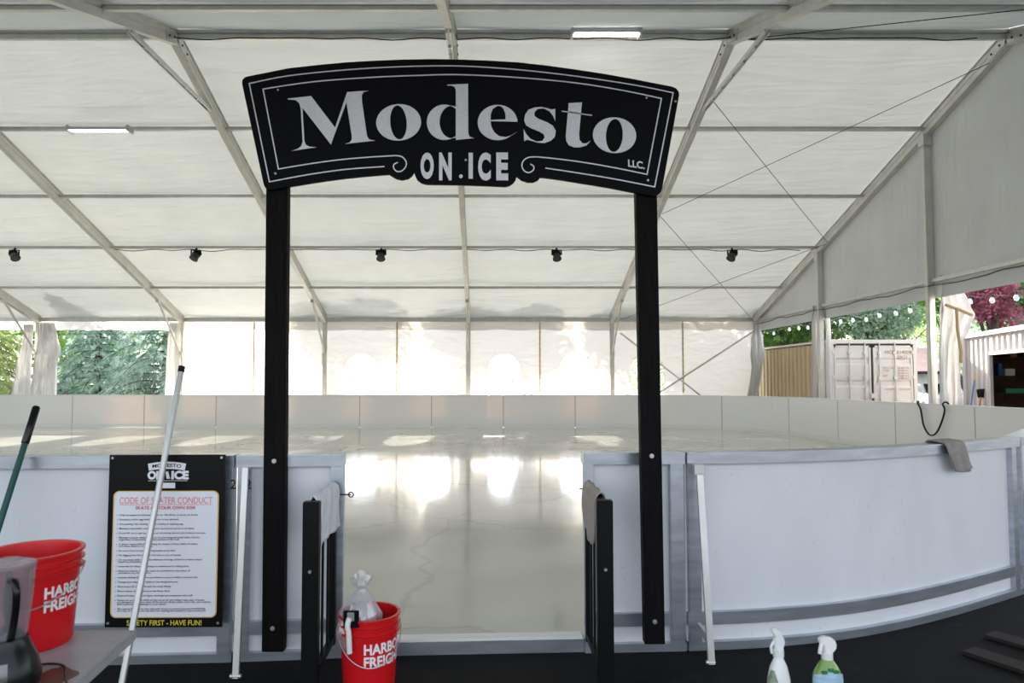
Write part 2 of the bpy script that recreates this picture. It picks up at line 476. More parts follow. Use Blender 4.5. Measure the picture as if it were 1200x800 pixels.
flab = ['aluminium tent frame of the right-hand gable end',
        'aluminium tent frame rising behind the right sign post',
        'aluminium tent frame down the middle, behind the centre of the sign',
        'aluminium tent frame rising just right of the left sign post',
        'aluminium tent frame standing right of the fir trees in the open bay',
        'aluminium tent frame at the far left with curtains bundled round its column',
        'aluminium tent frame beyond the left edge of the picture',
        'aluminium tent frame at the left-hand end of the tent']
for k, x in enumerate(FX): tent_frame(x, flab[k], near_col=(abs(x) > 1), brace=(k != 0))

# purlins
ys = [EAVE_Y, 21.44, 19.08, 16.72, 14.36, RIDGE_Y, 9.64, 7.28, 4.92, 2.56, NEAR_Y]
pn = ['eave', 'first above the far eave', 'second above the far eave, carrying the spotlights', 'third above the far eave', 'fourth above the far eave, carrying the left lamp', 'ridge, carrying the lit lamp', 'first on the near slope', 'second on the near slope', 'third on the near slope', 'fourth on the near slope', 'near eave']
for k, y in enumerate(ys):
    h = .10 if k in (0, 5, 10) else .075
    m = MB()
    z = roofz(y)+.06
    for i in range(len(FX)-1):
        m.box((FX[i+1]+.06, y-.035, z-h), (FX[i]-.06, y+.035, z)); m.box((FX[i+1]+.06, y-.05, z-.012), (FX[i]-.06, y+.05, z))
    if k in (0, 5): m.box((XL, y-.07, z), (XR, y+.07, z+.05))
    tag(m.build('purlin', M['alu']), 'long aluminium purlin under the white roof, '+pn[k], 'purlin', 'purlins under the roof')

# ------------------------------------------------------------------ right gable wall
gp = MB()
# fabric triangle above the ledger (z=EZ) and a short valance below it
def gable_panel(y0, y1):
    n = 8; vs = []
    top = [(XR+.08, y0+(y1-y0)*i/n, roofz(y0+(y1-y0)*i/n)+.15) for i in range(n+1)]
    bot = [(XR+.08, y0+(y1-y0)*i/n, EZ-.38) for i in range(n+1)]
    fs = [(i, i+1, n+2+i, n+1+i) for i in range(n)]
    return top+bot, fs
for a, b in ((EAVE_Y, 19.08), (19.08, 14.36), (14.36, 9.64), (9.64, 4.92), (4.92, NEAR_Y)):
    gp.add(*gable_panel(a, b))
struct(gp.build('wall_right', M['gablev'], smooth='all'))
glab = {19.08: 'upright aluminium gable pole left of the cream container doors', 14.36: 'upright aluminium gable pole left of the big bundled curtain', 9.64: 'upright aluminium gable pole near the right edge of the picture', 4.92: 'upright aluminium gable pole nearest the front eave'}
for y, l in glab.items():
    t = thing('gable_pole', l, 'tent pole', (XR, y, 0), 'gable poles')
    m = MB().box((XR-.075, y-.06, 0), (XR+.045, y+.06, roofz(y)-.1)).box((XR-.09, y-.045, 0), (XR-.07, y+.045, roofz(y)-.14))
    m.build('pole', M['alu_frame'], t)
    MB().box((XR-.12, y-.09, roofz(y)-.35), (XR+.05, y+.09, roofz(y)-.10)).build('bracket', M['alu'], t)
m = MB()
for a, b in ((EAVE_Y-.1, 19.14), (19.02, 14.42), (14.30, 9.70), (9.58, 4.98), (4.86, NEAR_Y+.1)):
    m.box((XR-.03, b, EZ-.05), (XR+.04, a, EZ+.03))
tag(m.build('gable_ledger', M['alu']), 'horizontal aluminium rail across the right gable above the openings', 'rail')
m = MB(); rr = random.Random(3)
pts = []
y = 23.5
while y > 9:
    pts.append((XR-.08, y, EZ-.09-.05*abs(math.sin(y*1.3))-rr.random()*.03)); y -= .35
m.tube(smooth_path(pts, 3), .013, 6)
tag(m.build('power_cable', M['black_plastic']), 'black power cable slung along the rail of the right gable', 'cable')

# ------------------------------------------------------------------ far wall: canvas panels with arched windows
WY = EAVE_Y+.09
wn = 0
def arch(cx, w_, zb, zs, n=18):
    r = w_/2
    return [(cx-r, zb), (cx+r, zb)]+[(cx+r*math.cos(PI*i/n), zs+r*math.sin(PI*i/n)) for i in range(n+1)]
wall = MB()
winds = []
for k in range(0, 4):                                  # the four closed bays
    for h in (0, 1):
        x1 = FX[k]-2.5*h; x0 = x1-2.5; cx = (x0+x1)/2
        outer = [(x0, WY, 0), (x1, WY, 0), (x1, WY, EZ+.1), (x0, WY, EZ+.1)]
        if not (k == 0 and h == 0):
            hole = [(a, WY, b) for a, b in arch(cx, 1.16, .80, 2.0)]
            loops = [outer, hole]; winds.append(cx)
        else: loops = [outer]
        lv = [[Vector(p) for p in l] for l in loops]; tri = tessellate_polygon(lv)
        wall.add([p for l in lv for p in l], [tuple(t) for t in tri])
struct(wall.build('wall_back', M['wallv']))
for i, cx in enumerate(winds):
    f = MB(); lv = [[Vector((a, WY+.004, b)) for a, b in arch(cx, 1.16, .80, 2.0)]]
    f.add(lv[0], [tuple(t) for t in tessellate_polygon(lv)])
    wo = struct(f.build('window_%d' % (i+1), M['film']))
    g = MB(); r = .58
    for q in (-1, 0, 1): g.box((cx+q*.29-.011, WY-.004, .8), (cx+q*.29+.011, WY+.008, 2.0))
    for z in (.8, 1.2, 1.6, 2.0): g.box((cx-r, WY-.004, z-.011), (cx+r, WY+.008, z+.011))
    for a in (PI/4, PI/2, 3*PI/4):
        g.bar((cx+.16*math.cos(a), WY, 2.0+.16*math.sin(a)), (cx+r*math.cos(a), WY, 2.0+r*math.sin(a)), .02, .01, (0, 1, 0))
    g.tube([(cx+r*math.cos(PI*j/16), WY, 2.0+r*math.sin(PI*j/16)) for j in range(17)], .013, 5)
    g.tube([(cx+.16*math.cos(PI*j/10), WY, 2.0+.16*math.sin(PI*j/10)) for j in range(11)], .011, 5)
    g.build('window_bars', M['white_plastic'], wo)
# valance across the open bays and lacing seams between the panels
vl = MB()
for k in range(0, 7):
    n = 20; x1 = FX[k]; x0 = FX[k+1]
    for q in range(n):
        a = x0+(x1-x0)*q/n; b = x0+(x1-x0)*(q+1)/n
        za = EZ-.33-.02*math.sin(q*1.1); zb = EZ-.33-.02*math.sin((q+1)*1.1)
        vl.add([(a, WY-.03, EZ+.1), (b, WY-.03, EZ+.1), (b, WY-.03, zb), (a, WY-.03, za)], [(0, 1, 2, 3)])
struct(vl.build('trim_1', M['wallv']))
seam = ['tan laced wall seam left of the left sign post', 'tan laced wall seam left of the centre pole', 'tan laced wall seam right of the centre pole', 'laced wall seam in the right-hand braced bay']
for j, k in enumerate((3, 2, 1, 0)):
    x = FX[k]-2.5
    m = MB().box((x-.022, WY-.05, 1.2), (x+.022, WY-.035, EZ-.05))
    for q in range(12): m.box((x-.045, WY-.055, 1.3+q*.2), (x+.045, WY-.05, 1.32+q*.2))
    tag(m.build('laced_seam', M['strap']), seam[j], 'wall seam')

# X brace of the last bay, wall and roof cables
m = MB()
a = pw(727, 390, 23.6); b = pw(872, 503, 23.6); c = pw(885, 387, 23.55); d = pw(715, 497, 23.55)
t = thing('cross_brace', 'crossed aluminium brace tubes in front of the far wall bay by the right corner', 'brace', (7, 23.6, 0))
MB().tube([a, b], .03, 8).build('brace_tube', M['alu'], t); MB().tube([c, d], .03, 8).build('brace_tube', M['alu'], t)
def cable(p, q, label, r=.007):
    tag(MB().tube([p, q], r, 5).build('steel_cable', M['dark']), label, 'cable', 'bracing wires under the roof')
def rp(x, y): return Vector((x, y, roofz(y)-.14))
L1, R1 = FX[1]+.07, FX[0]-.07
cable(rp(L1, 13.3), rp(R1, 18.5), 'thin bracing wire falling right from the collar brace to the gable rafter')
cable(rp(R1, 12.4), rp(L1, 17.2), 'thin bracing wire falling left from the top of the gable rafter')
cable(rp(L1, 17.3), rp(R1, 23.6), 'thin bracing wire running down to the far right corner of the roof')
cable(rp(R1, 18.6), rp(L1, 23.6), 'thin bracing wire running down left towards the far wall')
cable(rp(L1, 11.3), rp(R1, 7.2), 'thin bracing wire on the near roof slope at upper right')

# ------------------------------------------------------------------ gathered curtains
def curtain(rows, Y, label, folds=4, amp=.06, cat='curtain', strap=None):
    """rows: (py, px_left, px_right) from top to bottom at depth Y"""
    t = thing('gathered_curtain', label, cat, (xa(rows[-1][1], Y), Y, 0), 'bundled side curtains')
    pts = []
    rr = [(a, b, c) for a, b, c in rows]
    # resample in height
    R = []
    for i in range(len(rr)-1):
        for k in range(6):
            s = k/6; s2 = s*s*(3-2*s)
            R.append((rr[i][0]+(rr[i+1][0]-rr[i][0])*s, rr[i][1]+(rr[i+1][1]-rr[i][1])*s2, rr[i][2]+(rr[i+1][2]-rr[i][2])*s2))
    R.append(rr[-1]); N = folds*8; vs = []; fs = []
    rnd = random.Random(int(Y*100)+len(label)); ph = [rnd.uniform(-.5, .5) for _ in range(8)]
    for j, (py, pl, pr) in enumerate(R):
        for i in range(N+1):
            s = i/N; p = pw(pl+(pr-pl)*s, py, Y)
            off = amp*math.sin(2*PI*folds*s+ph[0]+.6*math.sin(j*.23+ph[1]))+.3*amp*math.sin(9*s*PI+j*.35+ph[2])
            vs.append((p.x+.25*amp*math.cos(2*PI*folds*s+j*.1), p.y+off, p.z))
    n = len(vs)
    for j in range(len(R)-1):
        for i in range(N):
            a = j*(N+1)+i; fs.append((a, a+1, a+N+2, a+N+1))
    # back layer closes the bundle
    vs += [(x, 2*Y-y+.05, z) for x, y, z in vs]
    fs += [tuple(reversed([i+n for i in f])) for f in fs]
    for j in range(len(R)-1):
        for i in (0, N):
            a = j*(N+1)+i; b = a+N+1; fs.append((a, b, b+n, a+n))
    MB().add(vs, fs).build('curtain_fabric', M['curtain'], t, smooth='all')
    for sp in (strap or []):
        MB().tube([pw(px, py, Y-.12) for px, py in sp], .03, 6).build('edge_strap', M['strap'], t, smooth=True)
    return t
curtain([(380, 27, 38), (400, 25, 37), (430, 19, 35), (470, 13, 34)], 23.5, 'off-white curtain bundled on the left side of the far left tent column', 2)
curtain([(378, 47, 62), (395, 45, 66), (410, 43, 70), (428, 40, 65), (470, 36, 64)], 23.4, 'off-white curtain bundled on the right side of the far left tent column', 3)
curtain([(378, 198, 210), (400, 196, 209), (430, 194, 209), (470, 193, 208)], 23.5, 'cream curtain bundled at the right edge of the opening onto the fir trees', 2)
curtain([(380, 884, 889), (398, 880, 894), (415, 880, 896), (430, 882, 893), (470, 877, 887)], 23.3, 'off-white curtain bundled at the far right corner of the tent', 2)
curtain([(358, 953, 962), (380, 951, 962), (410, 952, 963), (468, 952, 962)], 19.3, 'narrow off-white curtain bundled left of the gable pole beside the container', 2, .04)
curtain([(362, 967, 972), (400, 968, 974), (468, 968, 975)], 18.95, 'narrow off-white curtain bundled right of the gable pole beside the container', 1, .04)
curtain([(322, 1103, 1123), (340, 1104, 1128), (358, 1104, 1136), (368, 1104, 1141), (385, 1104, 1135), (405, 1103, 1126), (440, 1103, 1126), (476, 1104, 1127)], 14.1,
        'large off-white curtain bundled right of the gable pole, bulging at the top', 3, .06, strap=[[(1108, 357), (1125, 363), (1139, 369)], [(1121, 362), (1122, 385), (1126, 412), (1126, 425)]])

# ------------------------------------------------------------------ rink: ice and dasher boards
ICEZ = .08
# plan of the rink (outer face of the boards), counter-clockwise
near_left = [(-15.5, 3.70), (-6.4, 3.74), (-3.9, 3.82), (-2.73, 3.86), (-1.43, 3.92)]
jl = (-1.43, 3.93); ol = (-.815, 3.99); orr = (.585, 4.06); jr = (1.20, 4.09)
curve_r = smooth_path([(1.20, 4.09, 0), (1.75, 4.16, 0), (2.37, 4.33, 0), (3.10, 4.66, 0), (4.02, 5.17, 0)], 8)
curve_r = [(p.x, p.y) for p in curve_r]
FY = 22.6; RX = 8.75; R0 = 4.5; LX = -19.6
arc = [(RX-R0+R0*math.cos(a), FY-R0+R0*math.sin(a)) for a in [i*PI/2/16 for i in range(17)]]
far_left = [(LX+R0-R0*math.sin(a), FY-R0+R0*math.cos(a)) for a in [i*PI/2/16 for i in range(17)]]
near_corner = [(LX, 8), (LX+.6, 6.2), (LX+1.9, 4.6), (LX+4.1, 3.72)]
ring = near_left[1:]+[ol, orr, jr]+curve_r[1:]+[(6.6, 7.6), (8.2, 9.4), (RX, 10.6)]+arc+far_left+near_corner
def inset(P, o):
    out = []; n_ = len(P)
    for i in range(n_):
        d = (Vector(P[(i+1) % n_])-Vector(P[i-1])).normalized(); out.append((P[i][0]-d.y*o, P[i][1]+d.x*o))
    return out
ice = MB(); ice.prism([[(a, b, 0.004) for a, b in inset(ring, .06)]], (0, 0, ICEZ-.004))
io = struct(ice.build('ice_surface', M['ice']))
tag(io, 'wet cream-white ice sheet inside the rink boards', 'ice')

# threshold at the entrance
t = thing('rink_threshold', 'metal-edged white threshold at the rink opening between the two gates', 'threshold', (-.1, 4.0, 0))
m = MB(); sweep(m, [ol, orr], .0, .075, .015, .06); m.build('metal_edge', M['alu_rail'], t)
m = MB(); sweep(m, [(ol[0]+.01, ol[1]), (orr[0]-.01, orr[1])], .075, .090, .015, .10); m.build('white_strip', M['white_plastic'], t)

BT = 1.155
def barrier(path, label, posts, group=None, name='rink_barrier', mid=True):
    """near boards: white sheet, aluminium top, middle and bottom rails, posts at plan points"""
    c = path[len(path)//2]
    t = thing(name, label, 'rink barrier', (c[0], c[1], 0), group)
    m = MB(); sweep(m, path, .02, BT-.03, .03, .045); m.build('panel', M['board'], t)
    m = MB(); sweep(m, path, BT-.062, BT, -.012, .10); sweep(m, path, BT-.004, BT+.006, -.02, .11); m.build('top_rail', M['alu_rail'], t, bevel=.002)
    m = MB(); sweep(m, path, .147, .222, -.002, .032); m.build('middle_rail', M['alu_rail'], t, bevel=.002)
    m = MB(); sweep(m, path, .0, .050, -.006, .04); m.build('bottom_rail', M['alu_rail'], t, bevel=.002)
    for (p, w_) in posts:
        i = min(range(len(path)), key=lambda k: (path[k][0]-p[0])**2+(path[k][1]-p[1])**2)
        d = (Vector(path[min(i+1, len(path)-1)])-Vector(path[max(i-1, 0)])).normalized()
        n = Vector((-d.y, d.x)); q = Vector(p)
        m = MB(); a = q-d*w_/2+n*.01; b = q+d*w_/2+n*.01
        sweep(m, [a, b], 0, BT-.06, -.016, .03)
        m.build('post', M['alu_rail'], t, bevel=.003)
    return t
def seg(a, b, n=5): return [(a[0]+(b[0]-a[0])*i/n, a[1]+(b[1]-a[1])*i/n) for i in range(n+1)]
pathA = seg((-3.83, 3.80), jl, 8)
barrier(pathA, 'white rink barrier with the black rules poster on it, left of the sign', [((-1.475, 3.925), .075), ((-3.79, 3.80), .06)])
pathB = seg((jl[0]+.01, jl[1]), ol, 4)
barrier(pathB, 'short white rink barrier behind the left sign post, ending at the opening', [((jl[0]+.055, jl[1]+.005), .07), ((ol[0]-.04, ol[1]-.004), .075)])
pathC = seg(orr, (jr[0]-.01, jr[1]), 4)
barrier(pathC, 'short white rink barrier behind the right sign post, right of the opening', [((orr[0]+.03, orr[1]), .055), ((jr[0]-.06, jr[1]-.005), .08)])
barrier([jr]+curve_r[1:], 'long curved white rink barrier with a grey cloth on its top rail', [((jr[0]+.045, jr[1]+.004), .075), (curve_r[-2], .07)])
barrier(seg((4.05, 5.2), (8.1, 9.3), 6), 'white rink barrier continuing right beyond the curved one', [((4.10, 5.25), .08)])
barrier(seg((-6.3, 3.74), (-3.86, 3.80), 4), 'white rink barrier next left of the one with the poster', [((-3.9, 3.80), .06)])
# little wing nuts / hinge pins by the opening
for p, l in (((-.79, 3.965, .932), 'small ring bolt on the barrier edge left of the opening'), ((.575, 4.03, .955), 'small ring bolt on the barrier edge right of the opening')):
    m = MB().tube([(p[0]-.07 if p[0] < 0 else p[0]-.02, p[1], p[2]), (p[0]+.02 if p[0] < 0 else p[0]+.09, p[1], p[2])], .004, 6)
    m.tube([(p[0]+.02+.014*math.cos(a), p[1], p[2]+.014*math.sin(a)) for a in [i*PI/5 for i in range(10)]], .004, 5, close=True)
    tag(m.build('ring_bolt', M['dark']), l, 'bolt')
# "22" pencilled on the post
m = MB()
for cx_ in (269, 287):
    p0 = pw(cx_, 573, 3.895)
    put_text(m, '2', lambda u, v_, p0=p0: (p0.x+u, 3.905, p0.z+v_), size=.075)
tag(m.build('handwritten_number', M['dark']), 'handwritten 22 on the barrier posts beside the poster', 'marking')

# far boards, one thing per panel
def cum(path):
    d = [0]
    for a, b in zip(path, path[1:]): d.append(d[-1]+math.dist(a, b))
    return d
side = [(8.2, 9.4), (RX, 10.6), (RX, 12.5), (RX, 15)]+arc+[(x, FY) for x in range(4, -15, -1)]+far_left[1:]
D = cum(side)
def at(s):
    for i in range(len(D)-1):
        if D[i+1] >= s:
            k = (s-D[i])/(D[i+1]-D[i]); return (side[i][0]+(side[i+1][0]-side[i][0])*k, side[i][1]+(side[i+1][1]-side[i][1])*k)
    return side[-1]
sj = None
for i in range(4000):
    s = i*.01
    p = at(s)
    if p[1] > FY-.01 and abs(p[0]-2.98) < .006: sj = s; break
st = sj
while st > 2.37: st -= 2.37
joints = [0.0]
while st < D[-1]-1: joints.append(st); st += 2.37
def px_of(p): return CX+FOC*p[0]/p[1]
M['joint'] = mat('joint_grey', (.42, .42, .41), .6)
for a, b in zip(joints, joints[1:]):
    n = 8; path = [at(a+.012+(b-a-.024)*i/n) for i in range(n+1)]
    mid = path[n//2]; X = px_of(mid)
    if mid[1] < FY-.05 and mid[0] > 0:
        lab = 'pale rink board panel on the right side, '
        lab += 'nearest the camera' if mid[1] < 11 else 'under the hanging black hose' if mid[1] < 14.3 else 'below the cream container doors' if mid[1] < 16.2 else 'below the gable pole left of the container' if mid[1] < 18.6 else 'in the corner below the tan container side' if mid[1] < 21 else 'where the corner begins'
    elif mid[0] < -15.3: lab = 'pale rink board panel at the far left end of the rink'
    else:
        q = [(780, 'right of the right sign post'), (700, 'just left of the right sign post'), (615, 'second left of the right sign post'), (540, 'below the centre pole'), (455, 'just left of the centre pole'), (370, 'second left of the centre pole'), (290, 'behind the left sign post'), (205, 'below the laced seam left of the left post'), (120, 'below the right part of the fir opening'), (40, 'below the left part of the fir opening'), (-60, 'under the bundled curtains at far left'), (-999, 'beyond the left edge')]
        for lim, w_ in q:
            if X > lim-8: lab = 'pale far rink board panel, '+w_; break
    t = thing('dasher_board', lab, 'rink board', (mid[0], mid[1], 0), 'far rink boards')
    m = MB(); sweep(m, path, .07, BT-.03, 0, .012); m.build('panel', M['far_board'], t)
    m = MB(); sweep(m, path, BT-.035, BT, -.05, .018); m.build('top_cap', M['white_plastic'], t)
    m = MB(); sweep(m, path, .075, .20, .012, .018); m.build('kick_strip', M['white_plastic'], t)
    m = MB(); sweep(m, [path[-1], at(min(b+.012, D[-1]))], .10, BT-.02, -.04, .014); m.build('joint_post', M['joint'], t)

# ------------------------------------------------------------------ sign
SY = 3.86
def c5(a, b): return (270+a/4.4444, 60+b/4.4444)
def c6(a, b): return (540+a/4.4444, 60+b/4.4444)
def z2(a, b): return (400+a/2.9975, b/2.9975)
def V(pts, Y=SY): return [pw(a, b, Y) for a, b in pts]
outline = [(283.6, 98), (284, 93.5), (287, 90.5), (291, 89.3), (337.5, 80), (371, 76.2), (405, 73), (440, 71), (472.5, 69.7), (507, 69.2), (540, 69.7), (574, 71), (607.5, 73), (641, 76.7), (675, 81.4), (709, 86.6), (742.5, 92.6), (787.5, 101.4), (792.5, 103.5), (795.5, 107.5), (795.8, 112),
           (776, 221), (774, 225.5), (770.5, 228.5), (766, 229.5), (742.5, 225), (715, 219.5), (686, 214.8), (660, 210.6), (637, 207.4), (633, 207.3),
           (630.5, 210.5), (625, 213), (618.5, 213), (611, 210.5), (606.5, 207), (605.2, 206.5), (604.5, 210), (601.5, 214), (597, 217), (592, 218.2), (567, 217), (540, 216), (520, 215.8), (500, 215.5), (494, 214), (489, 210.5), (487, 207), (485, 201.5),
           (482.5, 205.5), (478, 208.8), (471, 210.3), (464.5, 209), (459, 206), (456, 203.8), (452, 204), (427.5, 206), (405, 208.3), (382.5, 211.2), (360, 214.7), (337.5, 218.4), (318, 222.2), (313.5, 222), (310.5, 219.5), (308.9, 215.8)]
t = thing('entrance_sign', 'large arched black sign reading MODESTO ON ICE carried on two black posts', 'sign', (.0, SY, 0))
sb = MB().prism([V(outline)], (0, .025, 0)).build('sign_board', M['sign_black'], t)
FYs = SY-.004
def ribbon(mb, pts, wpx=1.45):
    """thin raised line following pixel points on the sign face"""
    P = V(smooth_like(pts), FYs); w_ = wpx*SY/FOC/2; vs = []; N = len(P)
    for i, p in enumerate(P):
        d1 = (P[i]-P[i-1]).normalized() if i else (P[1]-P[0]).normalized()
        d2 = (P[i+1]-P[i]).normalized() if i < N-1 else d1
        d = (d1+d2).normalized(); n = Vector((-d.z, 0, d.x)); k = 1/max(.45, d.dot(d1))
        vs += [p+n*w_*k, p-n*w_*k]
    mb.add(vs, [(2*i, 2*i+1, 2*i+3, 2*i+2) for i in range(N-1)])
def smooth_like(p): return p
def sm(pts, n=4): return [(q.x, q.y) for q in smooth_path([(a, b, 0) for a, b in pts], n)]
ln = MB()
top_o = sm([c5(98, 168), c5(300, 128), c5(600, 97), c5(900, 80), c5(1200, 77), c6(300, 96), c6(600, 130), c6(900, 175), c6(1106, 216)])
bo_l = sm([c5(203, 680), c5(400, 643), c5(600, 615), c5(802, 600)])
bo_r = sm([c6(1010, 706), c6(800, 665), c6(600, 632), c6(440, 608)])
ribbon(ln, list(reversed(bo_l))+top_o+bo_r)
top_i = sm([c5(170, 197), c5(330, 172), c5(490, 153), c5(750, 135), c5(1000, 125), c5(1200, 122), c6(300, 137), c6(600, 165), c6(850, 205), c6(1045, 246)])
bi_l = sm([c5(250, 613), c5(400, 588), c5(550, 567), c5(700, 553), c5(860, 543)])+sm([c5(860, 543), c5(893, 549), c5(915, 575), c5(912, 603), c5(890, 624), c5(866, 625), c5(850, 607), c5(853, 588), c5(872, 579)])[1:]
bi_r = sm([c6(970, 641), c6(820, 610), c6(650, 580), c6(500, 560), c6(400, 550), ])+sm([c6(400, 550), c6(355, 552), c6(328, 568), c6(318, 594), c6(328, 620), c6(352, 632), c6(376, 620), c6(380, 600), c6(362, 587)])[1:]
ribbon(ln, list(reversed(bi_l))+top_i+bi_r)
ln.build('border_lines', M['sign_white'], sb)

def ell(cx, cy, rx, ry, tilt=0, n=40, a0=0, a1=2*PI, f=z2):
    o = []
    for i in range(n+(0 if a1-a0 >= 2*PI-.01 else 1)):
        a = a0+(a1-a0)*i/n; x = rx*math.cos(a); y = ry*math.sin(a); c, s = math.cos(tilt), math.sin(tilt)
        o.append(f(cx+x*c-y*s, cy+x*s+y*c))
    return o
def glyph(name, loops_list):
    m = MB()
    for loops in loops_list: m.prism([V(l, FYs-.004) for l in loops], (0, .0039, 0))
    m.build('letter', M['sign_white'], sb)
F5 = lambda pts: [c5(a, b) for a, b in pts]
F6 = lambda pts: [c6(a, b) for a, b in pts]
FZ = lambda pts: [z2(a, b) for a, b in pts]
glyph('M', [[F5([(298,246),(420,233),(545,397),(608,212),(718,205),(694,212),(684,228),(685,258),(711,440),(722,458),(753,465),(598,482),(622,474),(632,460),(632,440),(604,265),(523,485),(375,294),(385,468),(394,488),(412,496),(447,500),(317,519),(350,508),(368,495),(376,470),(366,296),(358,270),(340,254),(298,250)])]])
glyph('o', [[ell(876, 370, 117, 95, -.07, f=c5), ell(875, 370, 43, 89, -.08, f=c5)]])
# d
outer = [(362+62*math.cos(a), 429+62*math.sin(a)) for a in [math.radians(q) for q in range(-50, -311, -8)]]
inner = [(387+42*math.cos(a), 428+57*math.sin(a)) for a in [math.radians(q) for q in range(-290, -69, 8)]]
glyph('d', [[FZ([p for p in outer if p[0] < 403]+[(403, 478)]+[p for p in inner if p[0] < 403]+[(403, 376)])],
            [FZ([(372,297),(445,294),(446,468),(450,479),(466,485),(402,491),(402,314),(397,304),(386,300),(372,300)])]])
# e
eo = [(549+70*math.cos(a), 430+62*math.sin(a)) for a in [math.radians(q) for q in range(-90, -320, -8)]]
glyph('e', [[FZ(eo+[(617,463),(600,474),(577,481),(555,478),(538,465),(527,445),(524,425),(525,400),(532,382),(549,371)])],
            [FZ([(549+70*math.cos(math.radians(q)), 430+62*math.sin(math.radians(q))) for q in range(-90, 1, 8)]+[(619,427),(524,425),(524,421),(577,419),(576,398),(569,380),(559,372),(549,371)])]])
glyph('s', [[F6([(492,300),(492,362),(480,335),(462,312),(432,297),(400,300),(383,318),(385,338),(405,352),(450,370),(480,388),(495,415),(490,445),(470,465),(435,478),(400,475),(365,465),(345,460),(330,468),(327,405),(340,430),(362,455),(395,470),(425,466),(437,448),(432,432),(410,418),(365,400),(340,385),(330,360),(335,330),(352,305),(385,292),(420,290),(450,296),(470,303)])]])
glyph('t', [[F6([(562,270),(631,266),(616,430),(619,462),(635,480),(655,479),(676,466),(655,490),(620,500),(590,500),(562,488),(549,465),(547,438)])], [F6([(527,309),(684,331),(683,336),(526,314)])]])
glyph('o', [[ell(801, 437, 113, 93, .09, f=c6), ell(800, 438, 44, 86, .06, f=c6)]])
def block(s, x0, x1, yb, yt, rot=0.0, bold=.03):
    """bold sans letters between pixel columns x0..x1, baseline yb, cap top yt"""
    m = MB(); a = pw(x0, yb, FYs); b = pw(x1, yt, FYs)
    put_text(m, s, lambda u, v_: (a.x+u, FYs-.003, a.z+v_+u*rot), width=b.x-a.x, height=b.z-a.z, bold=bold)
    return m
for ch, x0, x1 in (('O', 278, 325), ('N', 343, 388), ('I', 447, 462), ('C', 480, 525), ('E', 544, 586)):
    a = z2(x0, 627 if ch != 'O' else 622); b = z2(x1, 536)
    if ch == 'I':
        MB().prism([V([(a[0], a[1]), (b[0], a[1]), (b[0], b[1]), (a[0], b[1])], FYs-.004)], (0, .0039, 0)).build('letter', M['sign_white'], sb)
    else: block(ch, a[0], b[0], a[1], b[1], bold=.055).build('letter', M['sign_white'], sb)
a = z2(422, 618)
MB().prism([V(ell(420, 619, 6.5, 7, 0, 12), FYs-.004)], (0, .0039, 0)).build('dot', M['sign_white'], sb)
a = z2(1007, 583); b = z2(1065, 560)
block('LLC.', a[0], b[0], a[1]+.5, b[1], rot=-.16, bold=.03).build('small_lettering', M['sign_white'], sb)
# screws on the sign face
m = MB()
for px, py in (c5(248, 202), c5(235, 637), c6(967, 243), c6(975, 672), c6(1118, 262), z2(437, 562)):
    p = pw(px, py, SY); m.tube([(p.x, SY+.002, p.z), (p.x, SY-.004, p.z)], .006, 8)
m.build('screw', M['steel'], sb)
# posts
for (xt, xb, yb) in (((312, 337), (306.5, 332), 764), ((745, 769.5), (756, 779.5), 755)):
    Y = 3.89
    p = [pw(xt[0], 200, Y), pw(xt[1], 200, Y), pw(xb[1], yb, Y), pw(xb[0], yb, Y)]
    p[2].z = max(p[2].z, .0); p[3].z = p[2].z
    po = MB().prism([p], (0, .065, 0)).build('post', M['black_wood'], t, bevel=.003)
    m = MB()
    for py in ((540, 736) if xt[0] < 500 else (534, 728)):
        k = (py-200)/(yb-200); cxp = (xt[0]+xt[1])/2*(1-k)+(xb[0]+xb[1])/2*k
        q = pw(cxp, py, Y); m.tube([(q.x, Y+.01, q.z), (q.x, Y-.006, q.z)], .013, 10)
        m.tube([(q.x, Y-.004, q.z), (q.x, Y-.012, q.z)], .007, 6)
    m.build('bolt', M['steel'], po)

# ------------------------------------------------------------------ open black gates
def gate(xh, yh, x_f, yf, label, foot, nb):
    """gate leaf from hinge (xh,yh) at the opening to its free stile (x_f,yf) nearer the camera"""
    t = thing('metal_gate', label, 'gate', (xh, yh, 0))
    a = Vector((xh, yh, 0)); b = Vector((x_f, yf, 0)); d = (b-a).normalized(); zt = .995; zb = .13
    m = MB().box((b.x-.04, b.y-.02, foot), (b.x+.04, b.y+.03, zt)); m.build('front_stile', M['black_metal'], t, bevel=.004)
    m = MB().bar(a+Vector((0, 0, zb-.03)), a+Vector((0, 0, zt)), .035, .035, (0, 1, 0)); m.build('hinge_stile', M['black_metal'], t)
    m = MB().bar(a+Vector((0, 0, zt-.02)), b+Vector((0, 0, zt-.02)), .03, .035); m.build('top_rail', M['black_metal'], t)
    m = MB().bar(a+Vector((0, 0, zb)), b+Vector((0, 0, zb)), .03, .035); m.build('bottom_rail', M['black_metal'], t)
    L = (b-a).length
    for k in range(1, nb+1):
        p = a+d*(L*k/(nb+1))
        MB().bar(p+Vector((0, 0, zb)), p+Vector((0, 0, zt-.02)), .012, .012, (0, 1, 0)).build('bar', M['black_metal'], t)
    m = MB().tube([(b.x-.0, b.y-.028, .66), (b.x, b.y-.01, .66)], .008, 8); m.build('bolt', M['steel'], t)
    m = MB()
    for z in (.30, .85): m.tube([a+Vector((0, .02, z-.03)), a+Vector((0, .02, z+.03))], .014, 8)
    m.build('hinge', M['dark'], t)
    return t
gate(xa(392, 3.93), 3.93, xa(367, 3.38), 3.38, 'black metal gate leaf swung open on the left of the rink opening', .0, 3)
